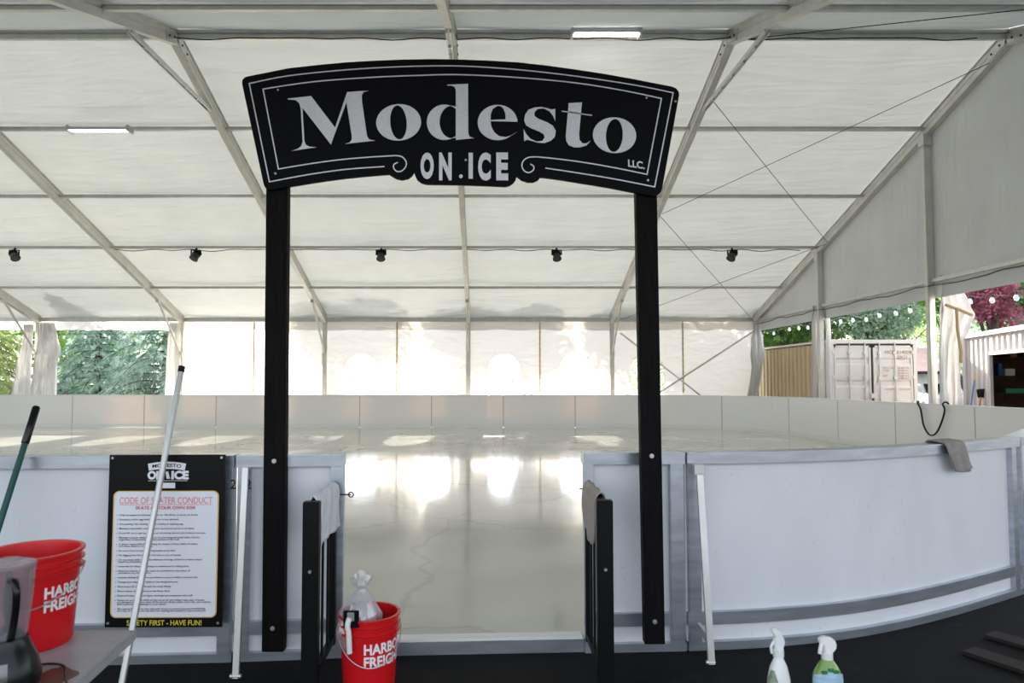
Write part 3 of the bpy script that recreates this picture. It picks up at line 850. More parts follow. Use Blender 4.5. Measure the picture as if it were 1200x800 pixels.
gate(xa(688, 3.98), 3.98, xa(707, 3.42), 3.42, 'black metal gate leaf swung open on the right of the rink opening', .10, 4)

def draped_cloth(name, pts, mat_, label, cat, thick=.006, parent=None, wave=.006):
    """pts: rows of 3D points top to bottom (each a list across)"""
    R = []
    for row in pts: R.append(smooth_path(row, 6))
    cols = len(R[0]); Q = [smooth_path([r[c] for r in R], 6) for c in range(cols)]
    n = len(Q[0]); vs = []; fs = []
    for c in range(cols):
        for k in range(n):
            p = Q[c][k]; vs.append((p.x+wave*math.sin(c*.9+k*.3), p.y+wave*math.cos(c*.8+k*.17), p.z))
    for c in range(cols-1):
        for k in range(n-1):
            a = c*n+k; fs.append((a, a+1, a+n+1, a+n))
    o = MB().add(vs, fs).build(name, mat_, parent, smooth='all')
    md = o.modifiers.new('solid', 'SOLIDIFY'); md.thickness = thick; md.offset = 0
    tag(o, label, cat); return o
M['towel_w'] = mat('white_towel', (.80, .80, .86), .9, 0, .06, 30, .5, 160, stain=((.50, .30, .24), 7, .70))
M['towel_b'] = mat('beige_cloth', (.42, .37, .34), .95, 0, .1, 30, .5, 160)
M['towel_g'] = mat('grey_cloth', (.36, .33, .31), .95, 0, .15, 25, .5, 160)
xg = xa(367, 3.38)
gx = lambda y: xa(367, 3.38)+(y-3.38)/(3.93-3.38)*(xa(392, 3.93)-xa(367, 3.38))
zt = 1.0
draped_cloth('towel', [[(gx(y)-.03, y, .86+.02*math.sin(y*9)) for y in (3.46, 3.6, 3.75, 3.90)], [(gx(y)-.025, y, zt-.02) for y in (3.44, 3.6, 3.75, 3.91)],
                       [(gx(y), y, zt+.012) for y in (3.43, 3.6, 3.75, 3.92)], [(gx(y)+.03, y, zt-.03) for y in (3.43, 3.6, 3.75, 3.93)],
                       [(gx(y)+.034, y, .88) for y in (3.43, 3.58, 3.75, 3.94)], [(gx(y)+.036, y, z) for y, z in ((3.43, .765), (3.58, .775), (3.75, .765), (3.95, .755))]],
             M['towel_w'], 'white towel with a brown stain hanging over the left gate', 'towel')
gx2 = lambda y: xa(707, 3.42)+(y-3.42)/(3.98-3.42)*(xa(688, 3.98)-xa(707, 3.42))
draped_cloth('towel', [[(gx2(y)+.03, y, .88) for y in (3.62, 3.72, 3.82, 3.92)], [(gx2(y)+.022, y, zt-.02) for y in (3.55, 3.7, 3.85, 3.95)],
                       [(gx2(y), y, zt+.014) for y in (3.52, 3.68, 3.85, 3.97)], [(gx2(y)-.028, y, zt-.03) for y in (3.52, 3.68, 3.85, 3.98)],
                       [(gx2(y)-.034, y, .87) for y in (3.55, 3.68, 3.82, 3.93)], [(gx2(y)-.034, y, z) for y, z in ((3.57, .745), (3.66, .725), (3.76, .75), (3.86, .80))]],
             M['towel_b'], 'beige cloth hanging over the right gate', 'cloth')
# grey cloth on the curved barrier top rail
def onb(px, out, z):
    best = min(curve_r, key=lambda p: abs(px_of(p)-px)); i = curve_r.index(best)
    # interpolate along curve for px
    for k in range(len(curve_r)-1):
        a, b = px_of(curve_r[k]), px_of(curve_r[k+1])
        if a <= px <= b:
            s = (px-a)/(b-a); p = Vector(curve_r[k]).lerp(Vector(curve_r[k+1]), s); d = (Vector(curve_r[k+1])-Vector(curve_r[k])).normalized(); break
    n = Vector((-d.y, d.x)); q = p-n*out
    return Vector((q.x, q.y, z))
draped_cloth('wiping_cloth', [[onb(px, -.12, 1.10) for px in (1100, 1106, 1113, 1120)], [onb(px, -.10, BT+.016) for px in (1099, 1106, 1113, 1120)], [onb(px, -.03, BT+.020) for px in (1100, 1106, 1113, 1120)],
                              [onb(px, .025, BT+.006) for px in (1100, 1107, 1114, 1120)], [onb(px, .042, 1.09) for px in (1101, 1108, 1116, 1123)],
                              [onb(px, .045, z) for px, z in ((1109, .975), (1115, .965), (1121, .965), (1128, .985))]], M['towel_g'], 'grey wiping cloth draped over the curved barrier rail', 'cloth', .012, wave=.008)

# ------------------------------------------------------------------ leaning props on the barriers
t = thing('barrier_prop', 'slim pale metal prop leaning beside the left sign post', 'prop', (-1.42, 3.8, 0))
a = pw(288, 548, 3.89); b = pw(276.5, 779, 3.72); b.z = 0.0
m = MB().bar(a, b, .034, .022, (0, 1, 0)); m.build('bar', M['alu'], t, bevel=.002)
m = MB().tube([b+Vector((-.03, 0, .012)), b+Vector((.03, 0, .012))], .012, 8); m.build('foot_bolt', M['steel'], t)
t = thing('barrier_prop', 'slim white metal prop with a foot bracket leaning right of the right sign post', 'prop', (1.3, 4.0, 0))
a = pw(819, 545, 4.03); b = pw(833.5, 768, 3.90); b.z = 0.0
MB().bar(a, b, .038, .024, (0, 1, 0)).build('bar', M['alu'], t, bevel=.002)
MB().box((a.x-.035, 4.00, a.z-.05), (a.x+.022, 4.05, a.z+.005)).build('top_hook', M['alu'], t)
MB().bar(pw(818, 733, 4.05), pw(833, 752, 3.92), .02, .045).build('foot_bracket', M['alu'], t)
MB().tube([b+Vector((-.03, 0, .012)), b+Vector((.02, 0, .012))], .012, 8).build('foot_bolt', M['steel'], t)

# ------------------------------------------------------------------ rules poster
PY = 3.835
t = thing('rules_poster', 'black framed poster headed CODE OF SKATER CONDUCT on the left barrier', 'poster', (-1.8, PY, .2))
TL, TR, BL = pw(128.5, 533, PY), pw(264, 532.5, PY), pw(122.5, 735, PY)
U = TR-TL; W_ = BL-TL
def pp(u, v_, o=0.0):                                   # poster coords, u right 0..1, v down 0..1
    p = TL+U*u+W_*v_; return Vector((p.x, PY-o, p.z))
def slope_fix(o): return o
M['poster_black'] = mat('poster_black', (.003, .003, .004), .4, spec=.2)
M['poster_paper'] = mat('poster_white', (.82, .83, .88), .5)
M['gold'] = mat('poster_gold', (.75, .50, .16), .5)
M['ink'] = mat('ink_black', (.02, .02, .03), .6)
M['ink_red'] = mat('ink_red', (.72, .05, .07), .6)
M['ink_pink'] = mat('ink_pink_red', (.80, .16, .18), .6)
M['ink_yellow'] = mat('ink_yellow', (.80, .66, .05), .6)
MB().prism([[pp(0, 0), pp(1, 0), pp(1, 1), pp(0, 1)]], (0, .012, 0)).build('backing_board', M['poster_black'], t)
def rrect(u0, v0, u1, v1, r, o):
    asp = U.length/W_.length; pts = []
    for cx_, cy_, a0 in ((u1-r, v0+r*asp, -90), (u1-r, v1-r*asp, 0), (u0+r, v1-r*asp, 90), (u0+r, v0+r*asp, 180)):
        for k in range(7):
            a = math.radians(a0+k*15); pts.append(pp(cx_+r*math.cos(a), cy_+r*asp*math.sin(a), o))
    return pts
MB().prism([rrect(.045, .210, .955, .945, .05, .002)], (0, .001, 0)).build('gold_border', M['gold'], t)
pan = MB().prism([rrect(.056, .2155, .944, .9395, .045, .003)], (0, .001, 0)).build('white_panel', M['poster_paper'], t)
def ptext(mb, s, u0, u1, vb, vt, o=.0045, bold=0.0, arch_=0.0):
    uw = u1-u0
    def f(u, v_):
        uu = u0+u*uw; k = (u-.5)*2
        return pp(uu, vb-v_*(vb-vt)+arch_*(k*k), o)
    put_text(mb, s, f, width=1.0, height=1.0, bold=bold)
m = MB(); ptext(m, 'CODE OF SKATER CONDUCT', .10, .90, .284, .247, bold=-.004); m.build('heading', M['ink_pink'], pan)
m = MB(); m.prism([[pp(.10, .289, .0045), pp(.90, .289, .0045), pp(.90, .292, .0045), pp(.10, .292, .0045)]], (0, .0005, 0)); m.build('heading_rule', M['ink_pink'], pan)
m = MB(); ptext(m, 'SKATE AT YOUR OWN RISK', .24, .76, .317, .299, bold=.02); m.build('subheading', M['ink_red'], pan)
rules = [['Only ice skates are allowed on the ice. No shoes, no food, no drinks.'], ['Excessive and/or aggressive behavior is not allowed.'],
         ['No pushing, fast skating, unsafe skating or playing tag.'], ['Maintain reasonable control of your speed and course at all times.'],
         ['If you fall, try to get up quickly as oncoming skaters don\'t always see you.'],
         ['Maintain a proper skating distance to oncoming and avoid other skaters,', 'regardless of experience, on the surface of the rink.'],
         ['A skater responsible for avoiding the skater in front while on skates', 'and those ahead or on the ice.'],
         ['No more than two people joining hands at any time.'], ['No digging into the ice with the heel or toe of skates.'],
         ['Do not skate while under the influence of drugs, alcohol or other related', 'impairing substances.'],
         ['Leave the ice when resurfacing or maintenance is taking place.'],
         ['Skate in a manner that may cause or contribute to the injury of', 'yourself or any other person.'],
         ['Anyone skating alone is not permitted to carry a child or anyone else.'], ['Change your skates and skates in the designated area.'],
         ['Skate hours do not work with ice rental skates.'], ['Return skates in your shoes to the Skate Area.'],
         ['Read and obey all posted signs, warnings and cooperate with staff.'],
         ['Skates are to be worn while on the ice or on the rubber mats only. If skates', 'are damaged because you take off the ice and off the rubber mats only, you could be', 'held responsible for damage to your skates.'],
         ['We reserve the right to deny admission and/or to remove persons not following', 'the rules of conduct, for any time not meeting the standards of good behavior.']]
vv0 = .345; m = MB()
cnt = sum(len(r) for r in rules); gap = .0145; lh = .0118
tot = (vv0, .925); step = (tot[1]-tot[0]-(cnt-len(rules))*lh)/len(rules)
v_ = vv0
for r in rules:
    m.prism([[pp(.085, v_+.004, .0045), pp(.091, v_+.004, .0045), pp(.091, v_+.008, .0045), pp(.085, v_+.008, .0045)]], (0, .0005, 0))
    for q, line in enumerate(r):
        ptext(m, line, .105, .105+min(.80, len(line)*.0098), v_+.0095+q*lh, v_-.0005+q*lh, bold=.012)
    v_ += step+(len(r)-1)*lh
m.build('rules_text', M['ink'], pan)
lg = MB()
# banner logo at the top
top = [pp(.335+.33*k/10, .040+.012*((k-5)/5)**2, .003) for k in range(11)]; bot = [pp(.345+.31*(10-k)/10, .082+.010*((5-k)/5)**2, .003) for k in range(11)]
lg.prism([top+bot], (0, .001, 0))
lo = lg.build('logo_banner', M['sign_white'], t)
m = MB(); ptext(m, 'MODESTO', .375, .625, .070, .050, bold=.02, arch_=.006); m.build('logo_lettering', M['ink'], lo)
m = MB(); ptext(m, 'ON', .335, .475, .140, .093, .003, bold=.06); ptext(m, 'ICE', .54, .69, .140, .093, .003, bold=.06)
m.prism([[pp(.49, .10, .003), pp(.51, .095, .003), pp(.53, .14, .003), pp(.50, .14, .003)]], (0, .001, 0)); m.build('logo_words', M['sign_white'], t)
m = MB()
m.prism([[pp(.34, .150, .003), pp(.68, .150, .003), pp(.68, .1525, .003), pp(.34, .1525, .003)]], (0, .0005, 0))
m.prism([[pp(.45, .163, .003), pp(.575, .163, .003), pp(.575, .195, .003), pp(.45, .195, .003)]], (0, .001, 0)); m.build('small_plaque', M['sign_white'], t)
m = MB(); ptext(m, 'SAFETY FIRST - HAVE FUN!', .19, .83, .988, .958, .003, bold=.01); m.build('yellow_slogan', M['ink_yellow'], t)
m = MB()
for u, v_ in ((.03, .017), (.97, .017), (.03, .975), (.97, .975)):
    p = pp(u, v_); m.tube([(p.x, PY-.006, p.z), (p.x, PY+.005, p.z)], .007, 8)
m.build('screw', M['steel'], t)

# ------------------------------------------------------------------ poles leaning on the left barrier
t = thing('squeegee_pole', 'long pale metal pole with a dark end cap leaning in front of the poster', 'pole', (-1.85, 3.4, 0))
a = pw(212, 436, 3.93); b = pw(138, 814, 3.38); b.z = 0.01
k = (a-b).normalized()
MB().tube([b, a], .0165, 12).build('shaft', M['white_plastic' if False else 'alu'], t, smooth=True)
MB().tube([a-k*.0, a+k*.035], .019, 12).build('end_cap', M['black_plastic'], t, smooth=True)
M['green'] = mat('green_tube', (.005, .075, .06), .35)
t = thing('broom_pole', 'dark green pole with a black grip leaning on the barrier at far left', 'pole', (-2.6, 3.3, 0))
a = pw(43, 476, 3.90); b = pw(-70, 828, 3.32); b.z = 0.01; k = (a-b).normalized()
MB().tube([b, a-k*.02], .0165, 12).build('shaft', M['green'], t, smooth=True)
MB().tube([a-k*.22, a-k*.215, a-k*.01, a], [.018, .021, .021, .015], 12).build('grip', M['black_plastic'], t, smooth=True)

# ------------------------------------------------------------------ red buckets
def bucket(c, R, H, ang, tb, label, capz, texth):
    """c base centre; ang: plan angle where the printed name starts"""
    t = thing('red_bucket', label, 'bucket', c)
    rb = R*.86
    def rz(z): return rb+(R-rb)*(z/H)
    prof = [(0, .004), (rb-.006, .0), (rb, .008)]
    for z in (.25, .5, .72): prof.append((rz(H*z), H*z))
    prof += [(rz(H*.79), H*.79), (rz(H*.79)+.012, H*.795), (rz(H*.79)+.012, H*.812), (rz(H*.83), H*.818), (rz(H*.88), H*.88), (rz(H*.88)+.012, H*.885), (rz(H*.88)+.012, H*.90), (rz(H*.91), H*.905),
             (rz(H*.97), H*.97), (R+.010, H*.975), (R+.010, H), (R-.004, H), (R-.006, H*.96), (rb-.006, .012), (0, .010)]
    MB().lathe(prof, c, 48).build('pail', M['red'], t, smooth=True)
    m = MB()
    for row, s in enumerate(('HARBOR', 'FREIGHT')):
        vs, fs, w_ = text2d(s, 1.0, .035); hh = max(b for a_, b in vs); ky = texth/hh; kx = ky*.88; zb = c[2]+capz-row*texth*1.22
        out = []
        for a_, b_ in vs:
            z = zb+b_*ky; rr_ = rz(z-c[2])+.0015; th = ang+a_*kx/rr_
            out.append((c[0]+rr_*math.cos(th), c[1]+rr_*math.sin(th), z))
        m.add(out, fs)
    m.build('printed_name', M['white_ink'], t)
    # wire bail lying against the front
    m = MB(); pts = []
    for k in range(25):
        th = tb+PI*k/24; z = c[2]+H*.84-math.sin(PI*k/24)*H*.36; pts.append((c[0]+(R+.012)*math.cos(th), c[1]+(R+.012)*math.sin(th), z))
    m.tube(pts, .0025, 6); m.build('wire_handle', M['steel'], t, smooth=True)
    return t
# bucket on the floor (name faces right of the camera)
YB = 3.50; cb = (xa(435, YB), YB, .0)
bucket(cb, .146, .425, math.radians(-91), math.radians(195), 'red bucket on the floor with a knotted plastic bag in it', .262, .050)
# ------------------------------------------------------------------ folding table, second bucket, blender
TZ = .68
t = thing('folding_table', 'grey plastic folding table at the lower left corner', 'table', (-2.0, 2.1, 0))
tp = [(-1.268, 2.53), (-1.19, 1.78), (-3.07, 1.70), (-3.15, 2.50)]
m = MB().prism([[(a_, b_, TZ-.042) for a_, b_ in tp]], (0, 0, .042)); m.build('tabletop', M['table'], t, bevel=.008)
for (x, y) in ((-1.44, 2.42), (-1.40, 1.88), (-2.95, 2.40), (-2.9, 1.8)):
    MB().tube([(x, y, TZ-.045), (x, y, 0)], .014, 8).build('leg', M['alu'], t)
MB().tube([(-1.44, 2.42, .25), (-1.40, 1.88, .25)], .012, 8).build('stretcher', M['alu'], t)
MB().tube([(-2.95, 2.40, .25), (-2.9, 1.8, .25)], .012, 8).build('stretcher', M['alu'], t)
m = MB(); pts = []
c0 = pw(84, 773, 2.17)
for k in range(18):
    a_ = 2*PI*k/18; pts.append((-1.31+.055*math.cos(a_)*(1+.2*math.sin(3*a_)), 2.12+.085*math.sin(a_)*(1+.25*math.cos(2*a_+1)), TZ))
m.prism([pts], (0, 0, .0012)); m.build('dried_spill', M['stain'], t)
cb2 = (xa(44, 2.40), 2.40, TZ)
bucket(cb2, .150, .318, math.radians(-42), math.radians(200), 'red bucket standing on the grey table', .178, .037)
# cord across the table
m = MB(); zc = TZ+.004
pts = smooth_path([(-1.50, 2.16, zc), (-1.40, 2.215, zc), (-1.33, 2.20, zc), (-1.275, 2.12, zc), (-1.228, 2.05, zc+.002), (-1.205, 2.02, TZ-.03), (-1.20, 2.03, TZ-.2), (-1.20, 2.05, .3), (-1.25, 2.06, .008), (-1.5, 2.2, .008)], 6)
m.tube(pts, .0035, 6); cordm = m
# blender
M['clear'] = film('clear_jug_plastic', (.80, .80, .83), .14, .06, .12)
M['gloss_panel'] = mat('gloss_dark_panel', (.10, .10, .11), .08, .8)
bx, by = xa(17, 2.06), 2.06
t = thing('blender', 'countertop blender with a clear jug and glossy black base, left edge of the table', 'blender', (bx, by, TZ))
cordm.build('power_cord', M['black_plastic'], t, smooth=True)
base = [(0, 0), (.086, 0), (.090, .010), (.092, .03), (.088, .055), (.080, .085), (.066, .115), (.058, .135), (.056, .145), (0, .147)]
MB().lathe(base, (bx, by, TZ), 40).build('base', M['black_plastic'], t, smooth=True)
m = MB(); vs = []; 
for j in range(6):
    z = .022+.07*j/5
    for i in range(15):
        a_ = math.radians(-125+i*5.2); r_ = (.0935-.012*(j/5)**1.5); vs.append((bx+r_*math.cos(a_), by+r_*math.sin(a_), TZ+z))
m.add(vs, [(j*15+i, j*15+i+1, (j+1)*15+i+1, (j+1)*15+i) for j in range(5) for i in range(14)])
m.build('control_panel', M['gloss_panel'], t, smooth='all')
m = MB().tube([(bx, by-.096, TZ+.05), (bx, by-.080, TZ+.05)], .018, 20); m.build('knob', M['steel'], t, smooth=True)
jug = [(.050, .145), (.052, .15), (.056, .18), (.062, .24), (.069, .33), (.071, .352), (.073, .356), (.070, .356), (.066, .33), (.059, .24), (.052, .18), (.047, .15)]
MB().lathe(jug, (bx, by, TZ), 40).build('jug', M['clear'], t, smooth=True)
MB().lathe([(0, .352), (.068, .352), (.068, .362), (.03, .366), (.03, .375), (0, .376)], (bx, by, TZ), 32).build('lid', M['clear'], t, smooth=True)
MB().lathe([(.040, .146), (.040, .160), (.018, .170), (.006, .18), (.006, .205), (0, .21)], (bx, by, TZ), 20).build('blade_hub', M['black_plastic'], t, smooth=True)
MB().lathe([(0, .20), (.012, .20), (.016, .25), (.010, .30), (.006, .335), (0, .34)], (bx-.012, by+.02, TZ), 14).build('tamper', M['gloss_panel'], t, smooth=True)
h = smooth_path([(bx+.045, by-.055, TZ+.325), (bx+.070, by-.075, TZ+.325), (bx+.083, by-.085, TZ+.30), (bx+.078, by-.08, TZ+.25), (bx+.066, by-.07, TZ+.20), (bx+.052, by-.055, TZ+.165), (bx+.04, by-.042, TZ+.155)], 6)
MB().tube(h, .0105, 10).build('handle', M['black_plastic'], t, smooth=True)

# knotted plastic bag and scraper in the floor bucket
M['bag'] = film('cloudy_bag', (.95, .95, .97), .14, .15, .26)
rnd = random.Random(5); vs = []; fs = []; N = 36; Rr = 26
bc = Vector((cb[0]-.055, cb[1]-.01, .25))
for j in range(Rr+1):
    s = j/Rr; z = bc.z+.355*s
    rad = [(0, .085), (.25, .112), (.5, .098), (.68, .065), (.79, .030), (.84, .022), (.90, .042), (1.0, .058)]
    for q in range(len(rad)-1):
        if rad[q][0] <= s <= rad[q+1][0]:
            kk = (s-rad[q][0])/(rad[q+1][0]-rad[q][0]); r_ = rad[q][1]+(rad[q+1][1]-rad[q][1])*kk
    for i in range(N):
        a_ = 2*PI*i/N; rr_ = r_*(1+.10*math.sin(5*a_+s*5)+.07*math.sin(11*a_-s*9)+.03*rnd.uniform(-1, 1))
        vs.append((bc.x+.02*s+rr_*math.cos(a_), bc.y+rr_*math.sin(a_), z+.012*math.sin(3*a_+2)*(s > .85)))
for j in range(Rr):
    for i in range(N): fs.append((j*N+i, j*N+(i+1) % N, (j+1)*N+(i+1) % N, (j+1)*N+i))
t = thing('plastic_bag', 'clear knotted plastic bag standing in the floor bucket', 'bag', (bc.x, bc.y, bc.z))
MB().add(vs, fs).build('bag_film', M['bag'], t, smooth='all')
M['paper'] = mat('crumpled_tissue', (.66, .60, .62), .9, 0, .15, 20, .4, 60)
bm = bmesh.new(); bmesh.ops.create_icosphere(bm, subdivisions=4, radius=.078)
for q in bm.verts:
    n_ = q.co.normalized(); q.co = q.co*(1+.10*math.sin(n_.x*9+n_.z*7)+.07*math.sin(n_.y*17+n_.x*5)); q.co.z *= 1.25; q.co += Vector((bc.x+.01, bc.y, bc.z+.12))
mm = MB().bm(bm); bm.free(); mm.build('tissue_inside', M['paper'], t, smooth='all')
mm = MB().tube([(bc.x+.018+.022*math.cos(a_), bc.y+.022*math.sin(a_), bc.z+.29) for a_ in [i*PI/6 for i in range(12)]], .006, 6, close=True); mm.build('knot', M['bag'], t, smooth='all')
sx_ = xa(413, 3.34)
t = thing('scraper', 'black and white hand scraper hooked over the rim of the floor bucket', 'scraper', (sx_, 3.345, .36))
MB().box((sx_-.036, 3.347, .395), (sx_+.040, 3.355, .478), .003).build('blade_guard', M['black_plastic'], t)
MB().box((sx_-.016, 3.338, .43), (sx_+.018, 3.347, .470), .002).build('silver_window', M['steel'], t)
MB().tube(smooth_path([(sx_-.005, 3.340, .445), (sx_-.012, 3.333, .41), (sx_-.006, 3.335, .37), (sx_-.002, 3.338, .28)], 5), .013, 10).build('handle', M['white_plastic'], t, smooth=True)

# ------------------------------------------------------------------ bench with spray bottles, lower right
BZ = .50
t = thing('low_bench', 'low black bench below the lower right edge holding the spray bottles', 'bench', (1.3, 2.1, 0))
MB().box((.6, 1.85, BZ-.03), (2.2, 2.30, BZ)).build('bench_top', M['rubber'], t)
for x in (.66, 2.14):
    for y in (1.91, 2.25): MB().box((x-.02, y-.02, 0), (x+.02, y+.02, BZ-.03)).build('leg', M['black_metal'], t)
M['bot_white'] = mat('white_bottle', (.74, .76, .74), .3)
M['bot_green'] = mat('green_liquid_bottle', (.16, .30, .05), .15, coat=.5)
M['lab_blue'] = mat('pale_blue_label', (.36, .52, .66), .4, 0, .25, 30, stretch=(1, 1, 2))
M['lab_green'] = mat('green_patterned_label', (.26, .34, .24), .4, 0, .5, 40)
M['lab_leaf'] = mat('dark_green_print', (.03, .20, .06), .4)
def oval(mb, c, prof, sx, sy, rot=0, n=28):
    vs = []; fs = []
    for r, z in prof:
        for k in range(n):
            a_ = 2*PI*k/n; x = r*sx*math.cos(a_); y = r*sy*math.sin(a_)
            vs.append((c[0]+x*math.cos(rot)-y*math.sin(rot), c[1]+x*math.sin(rot)+y*math.cos(rot), c[2]+z))
    for i in range(len(prof)-1):
        for k in range(n): fs.append((i*n+k, i*n+(k+1) % n, (i+1)*n+(k+1) % n, (i+1)*n+k))
    mb.add(vs, fs); return mb
# bottle one: seen almost from its side
y1 = 2.20; x1 = xa(906, y1); bz1 = BZ
t = thing('spray_bottle', 'white trigger spray bottle with a patterned label, the left of the pair', 'spray bottle', (x1, y1, bz1), 'cleaning spray bottles')
oval(MB(), (x1, y1, bz1), [(0, 0), (.040, 0), (.043, .006), (.043, .10), (.040, .145), (.031, .182), (.019, .205), (.014, .215), (.014, .222), (0, .222)], .95, .70, .4).build('bottle', M['bot_white'], t, smooth=True)
MB().lathe([(0, .214), (.0165, .214), (.0165, .236), (.012, .240), (0, .240)], (x1, y1, bz1), 18).build('collar', M['bot_white'], t, smooth=True)
hd = [(-.012, .236), (.013, .236), (.020, .262), (.006, .290), (-.020, .304), (-.026, .298), (-.010, .276), (-.016, .258)]
MB().prism([[(x1+a_, y1-.009, bz1+b_) for a_, b_ in hd]], (0, .018, 0)).build('trigger_head', M['bot_white'], t, bevel=.003)
MB().tube(smooth_path([(x1-.012, y1, bz1+.262), (x1-.024, y1-.004, bz1+.245), (x1-.022, y1-.004, bz1+.225)], 5), .0045, 8).build('trigger', M['bot_white'], t, smooth=True)
m = MB(); vs = []
prof = [(.0435, .04), (.0437, .09), (.0412, .145), (.034, .178)]
for j, (r_, z) in enumerate(prof):
    wd = [34, 40, 36, 12][j]
    for i in range(9):
        th = math.radians(-165+(i/8-.5)*2*wd); x = r_*.95*math.cos(th)*1.03; y = r_*.70*math.sin(th)*1.03; rr_ = .4
        vs.append((x1+x*math.cos(rr_)-y*math.sin(rr_), y1+x*math.sin(rr_)+y*math.cos(rr_), bz1+z))
m.add(vs, [(j*9+i, j*9+i+1, (j+1)*9+i+1, (j+1)*9+i) for j in range(3) for i in range(8)]); m.build('label', M['lab_green'], t, smooth='all')
# bottle two: faces the camera
y2 = 2.24; x2 = xa(962, y2)
t = thing('spray_bottle', 'green trigger spray bottle with a pale blue label, the right of the pair', 'spray bottle', (x2, y2, BZ), 'cleaning spray bottles')
pf = [(0, 0), (.042, 0), (.046, .006), (.047, .05), (.047, .145), (.045, .163), (.034, .187), (.023, .204), (.017, .215), (.0155, .222), (0, .222)]
oval(MB(), (x2, y2, BZ), pf, 1.0, .62).build('bottle', M['bot_green'], t, smooth=True)
lp = [(.0465, .015), (.0478, .05), (.0478, .145), (.0462, .161), (.038, .180)]
m = MB(); vs = []
for j, (r_, z) in enumerate(lp):
    wd = [88, 88, 88, 80, 40][j]
    for i in range(17):
        th = math.radians(-90+(i/16-.5)*2*wd); vs.append((x2+r_*1.01*math.cos(th), y2+r_*.63*math.sin(th), BZ+z))
m.add(vs, [(j*17+i, j*17+i+1, (j+1)*17+i+1, (j+1)*17+i) for j in range(4) for i in range(16)]); lb = m.build('label', M['lab_blue'], t, smooth='all')
m = MB()
for k, (u, z) in enumerate(((-.022, .176), (.0, .184), (.016, .178))):
    m.box((x2+u-.008, y2-.030, BZ+z-.004), (x2+u+.008, y2-.022, BZ+z+.005))
m.build('leaf_print', M['lab_leaf'], lb)
MB().lathe([(0, .214), (.0175, .214), (.0175, .238), (.013, .243), (0, .243)], (x2, y2, BZ), 18).build('collar', M['bot_white'], t, smooth=True)
hd = [(-.014, .238), (.016, .238), (.026, .252), (.028, .272), (.018, .288), (-.004, .294), (-.022, .290), (-.028, .276), (-.016, .264)]
MB().prism([[(x2+a_, y2-.012, BZ+b_) for a_, b_ in hd]], (0, .024, 0)).build('trigger_head', M['white_plastic'], t, bevel=.004)
MB().tube(smooth_path([(x2-.018, y2-.004, BZ+.276), (x2-.026, y2-.012, BZ+.258), (x2-.030, y2-.014, BZ+.238)], 5), [.006]*11, 8).build('trigger', M['white_plastic'], t, smooth=True)
t.scale = (1, 1, .89)
# ------------------------------------------------------------------ lamps and spotlights in the roof
M['lamp_on'] = emis('lamp_diffuser', (1, .97, .92), 14)
M['lamp_dim'] = emis('lamp_diffuser_dim', (1, .98, .95), 3.0)
M['lamp_body'] = mat('lamp_body', (.5, .5, .5), .4, .4)
for (px, py, Y, key, wid, lab, tilt) in ((710, 43, 12.0, 'lamp_on', 1.18, 'long lit lamp fixed under the ridge right of centre', .35), (117, 155, 14.3, 'lamp_dim', 1.24, 'long white lamp under the roof at upper left', .25)):
    p = pw(px, py, Y-.25); z = p.z; x = p.x; y = Y-.25
    t = thing('strip_lamp', lab, 'lamp', (x, y, z), 'strip lamps under the roof')
    q = .11; dz = math.tan(tilt)*q
    MB().prism([[(x-wid/2, y-q, z+.03-dz*.3), (x-wid/2, y+q, z+.03+dz), (x-wid/2, y+q, z+.08+dz), (x-wid/2, y-q, z+.08-dz*.3)]], (wid, 0, 0)).build('housing', M['lamp_body'], t)
    MB().prism([[(x-wid/2+.03, y-q+.01, z+.012-dz*.3), (x-wid/2+.03, y+q-.01, z+.012+dz), (x-wid/2+.03, y+q-.01, z+.03+dz), (x-wid/2+.03, y-q+.01, z+.03-dz*.3)]], (wid-.06, 0, 0)).build('diffuser', M[key], t)
    for s in (-1, 1): MB().box((x+s*(wid/2+.005)-.02, y-q-.01, z+.0), (x+s*(wid/2+.005)+.02, y+q+.01, z+.09+dz)).build('end_cap', M['lamp_body'], t)
    m = MB()
    for s in (-.4, .4): m.bar((x+s, y+q, z+.06+dz), (x+s, Y+.02, roofz(Y)-.03), .02, .02)
    m.build('hanger', M['dark'], t)
sl = ['small black spotlight under the roof at the far left edge', 'small black spotlight under the roof left of the left sign post', 'small black spotlight under the roof left of the centre pole', 'small black spotlight under the roof right of the centre pole', 'small black spotlight under the roof right of the right sign post']
for k, px in enumerate((19, 231, 447, 652, 857)):
    p = pw(px, 297, 19.08); x = p.x; y = 19.0; z = roofz(19.08)-.05
    aim = Vector((.35 if px > 700 or k == 0 and False else (-.3 if px < 300 else 0.05), -.55, -.9)).normalized()
    if k == 4: aim = Vector((-.5, -.4, -.8)).normalized()
    if k == 0: aim = Vector((.55, -.4, -.6)).normalized()
    t = thing('spotlight', sl[k], 'spotlight', (x, y, z), 'spotlights under the second purlin')
    c_ = Vector((x, y, z-.16))
    MB().tube([c_-aim*.15, c_-aim*.13, c_-aim*.04, c_+aim*.05, c_+aim*.14], [.05, .09, .105, .105, .125], 16).build('can', M['black_plastic'], t, smooth=True)
    m = MB()
    for q in range(5): m.tube([c_-aim*(.12-.022*q), c_-aim*(.112-.022*q)], .116, 14)
    m.build('cooling_fins', M['black_metal'], t)
    m = MB().tube([c_+aim*.139, c_+aim*.143], .105, 16); m.build('lens', M['gloss_panel'], t)
    m = MB().bar((x-.13, y, z-.16), (x-.13, y, z-.02), .012, .04).bar((x+.13, y, z-.16), (x+.13, y, z-.02), .012, .04).box((x-.14, y-.025, z-.03), (x+.14, y+.025, z-.01))
    m.build('yoke', M['black_metal'], t)
    MB().tube([(x, y, z-.02), (x, y+.04, z+.04)], .03, 8).build('clamp', M['black_metal'], t)
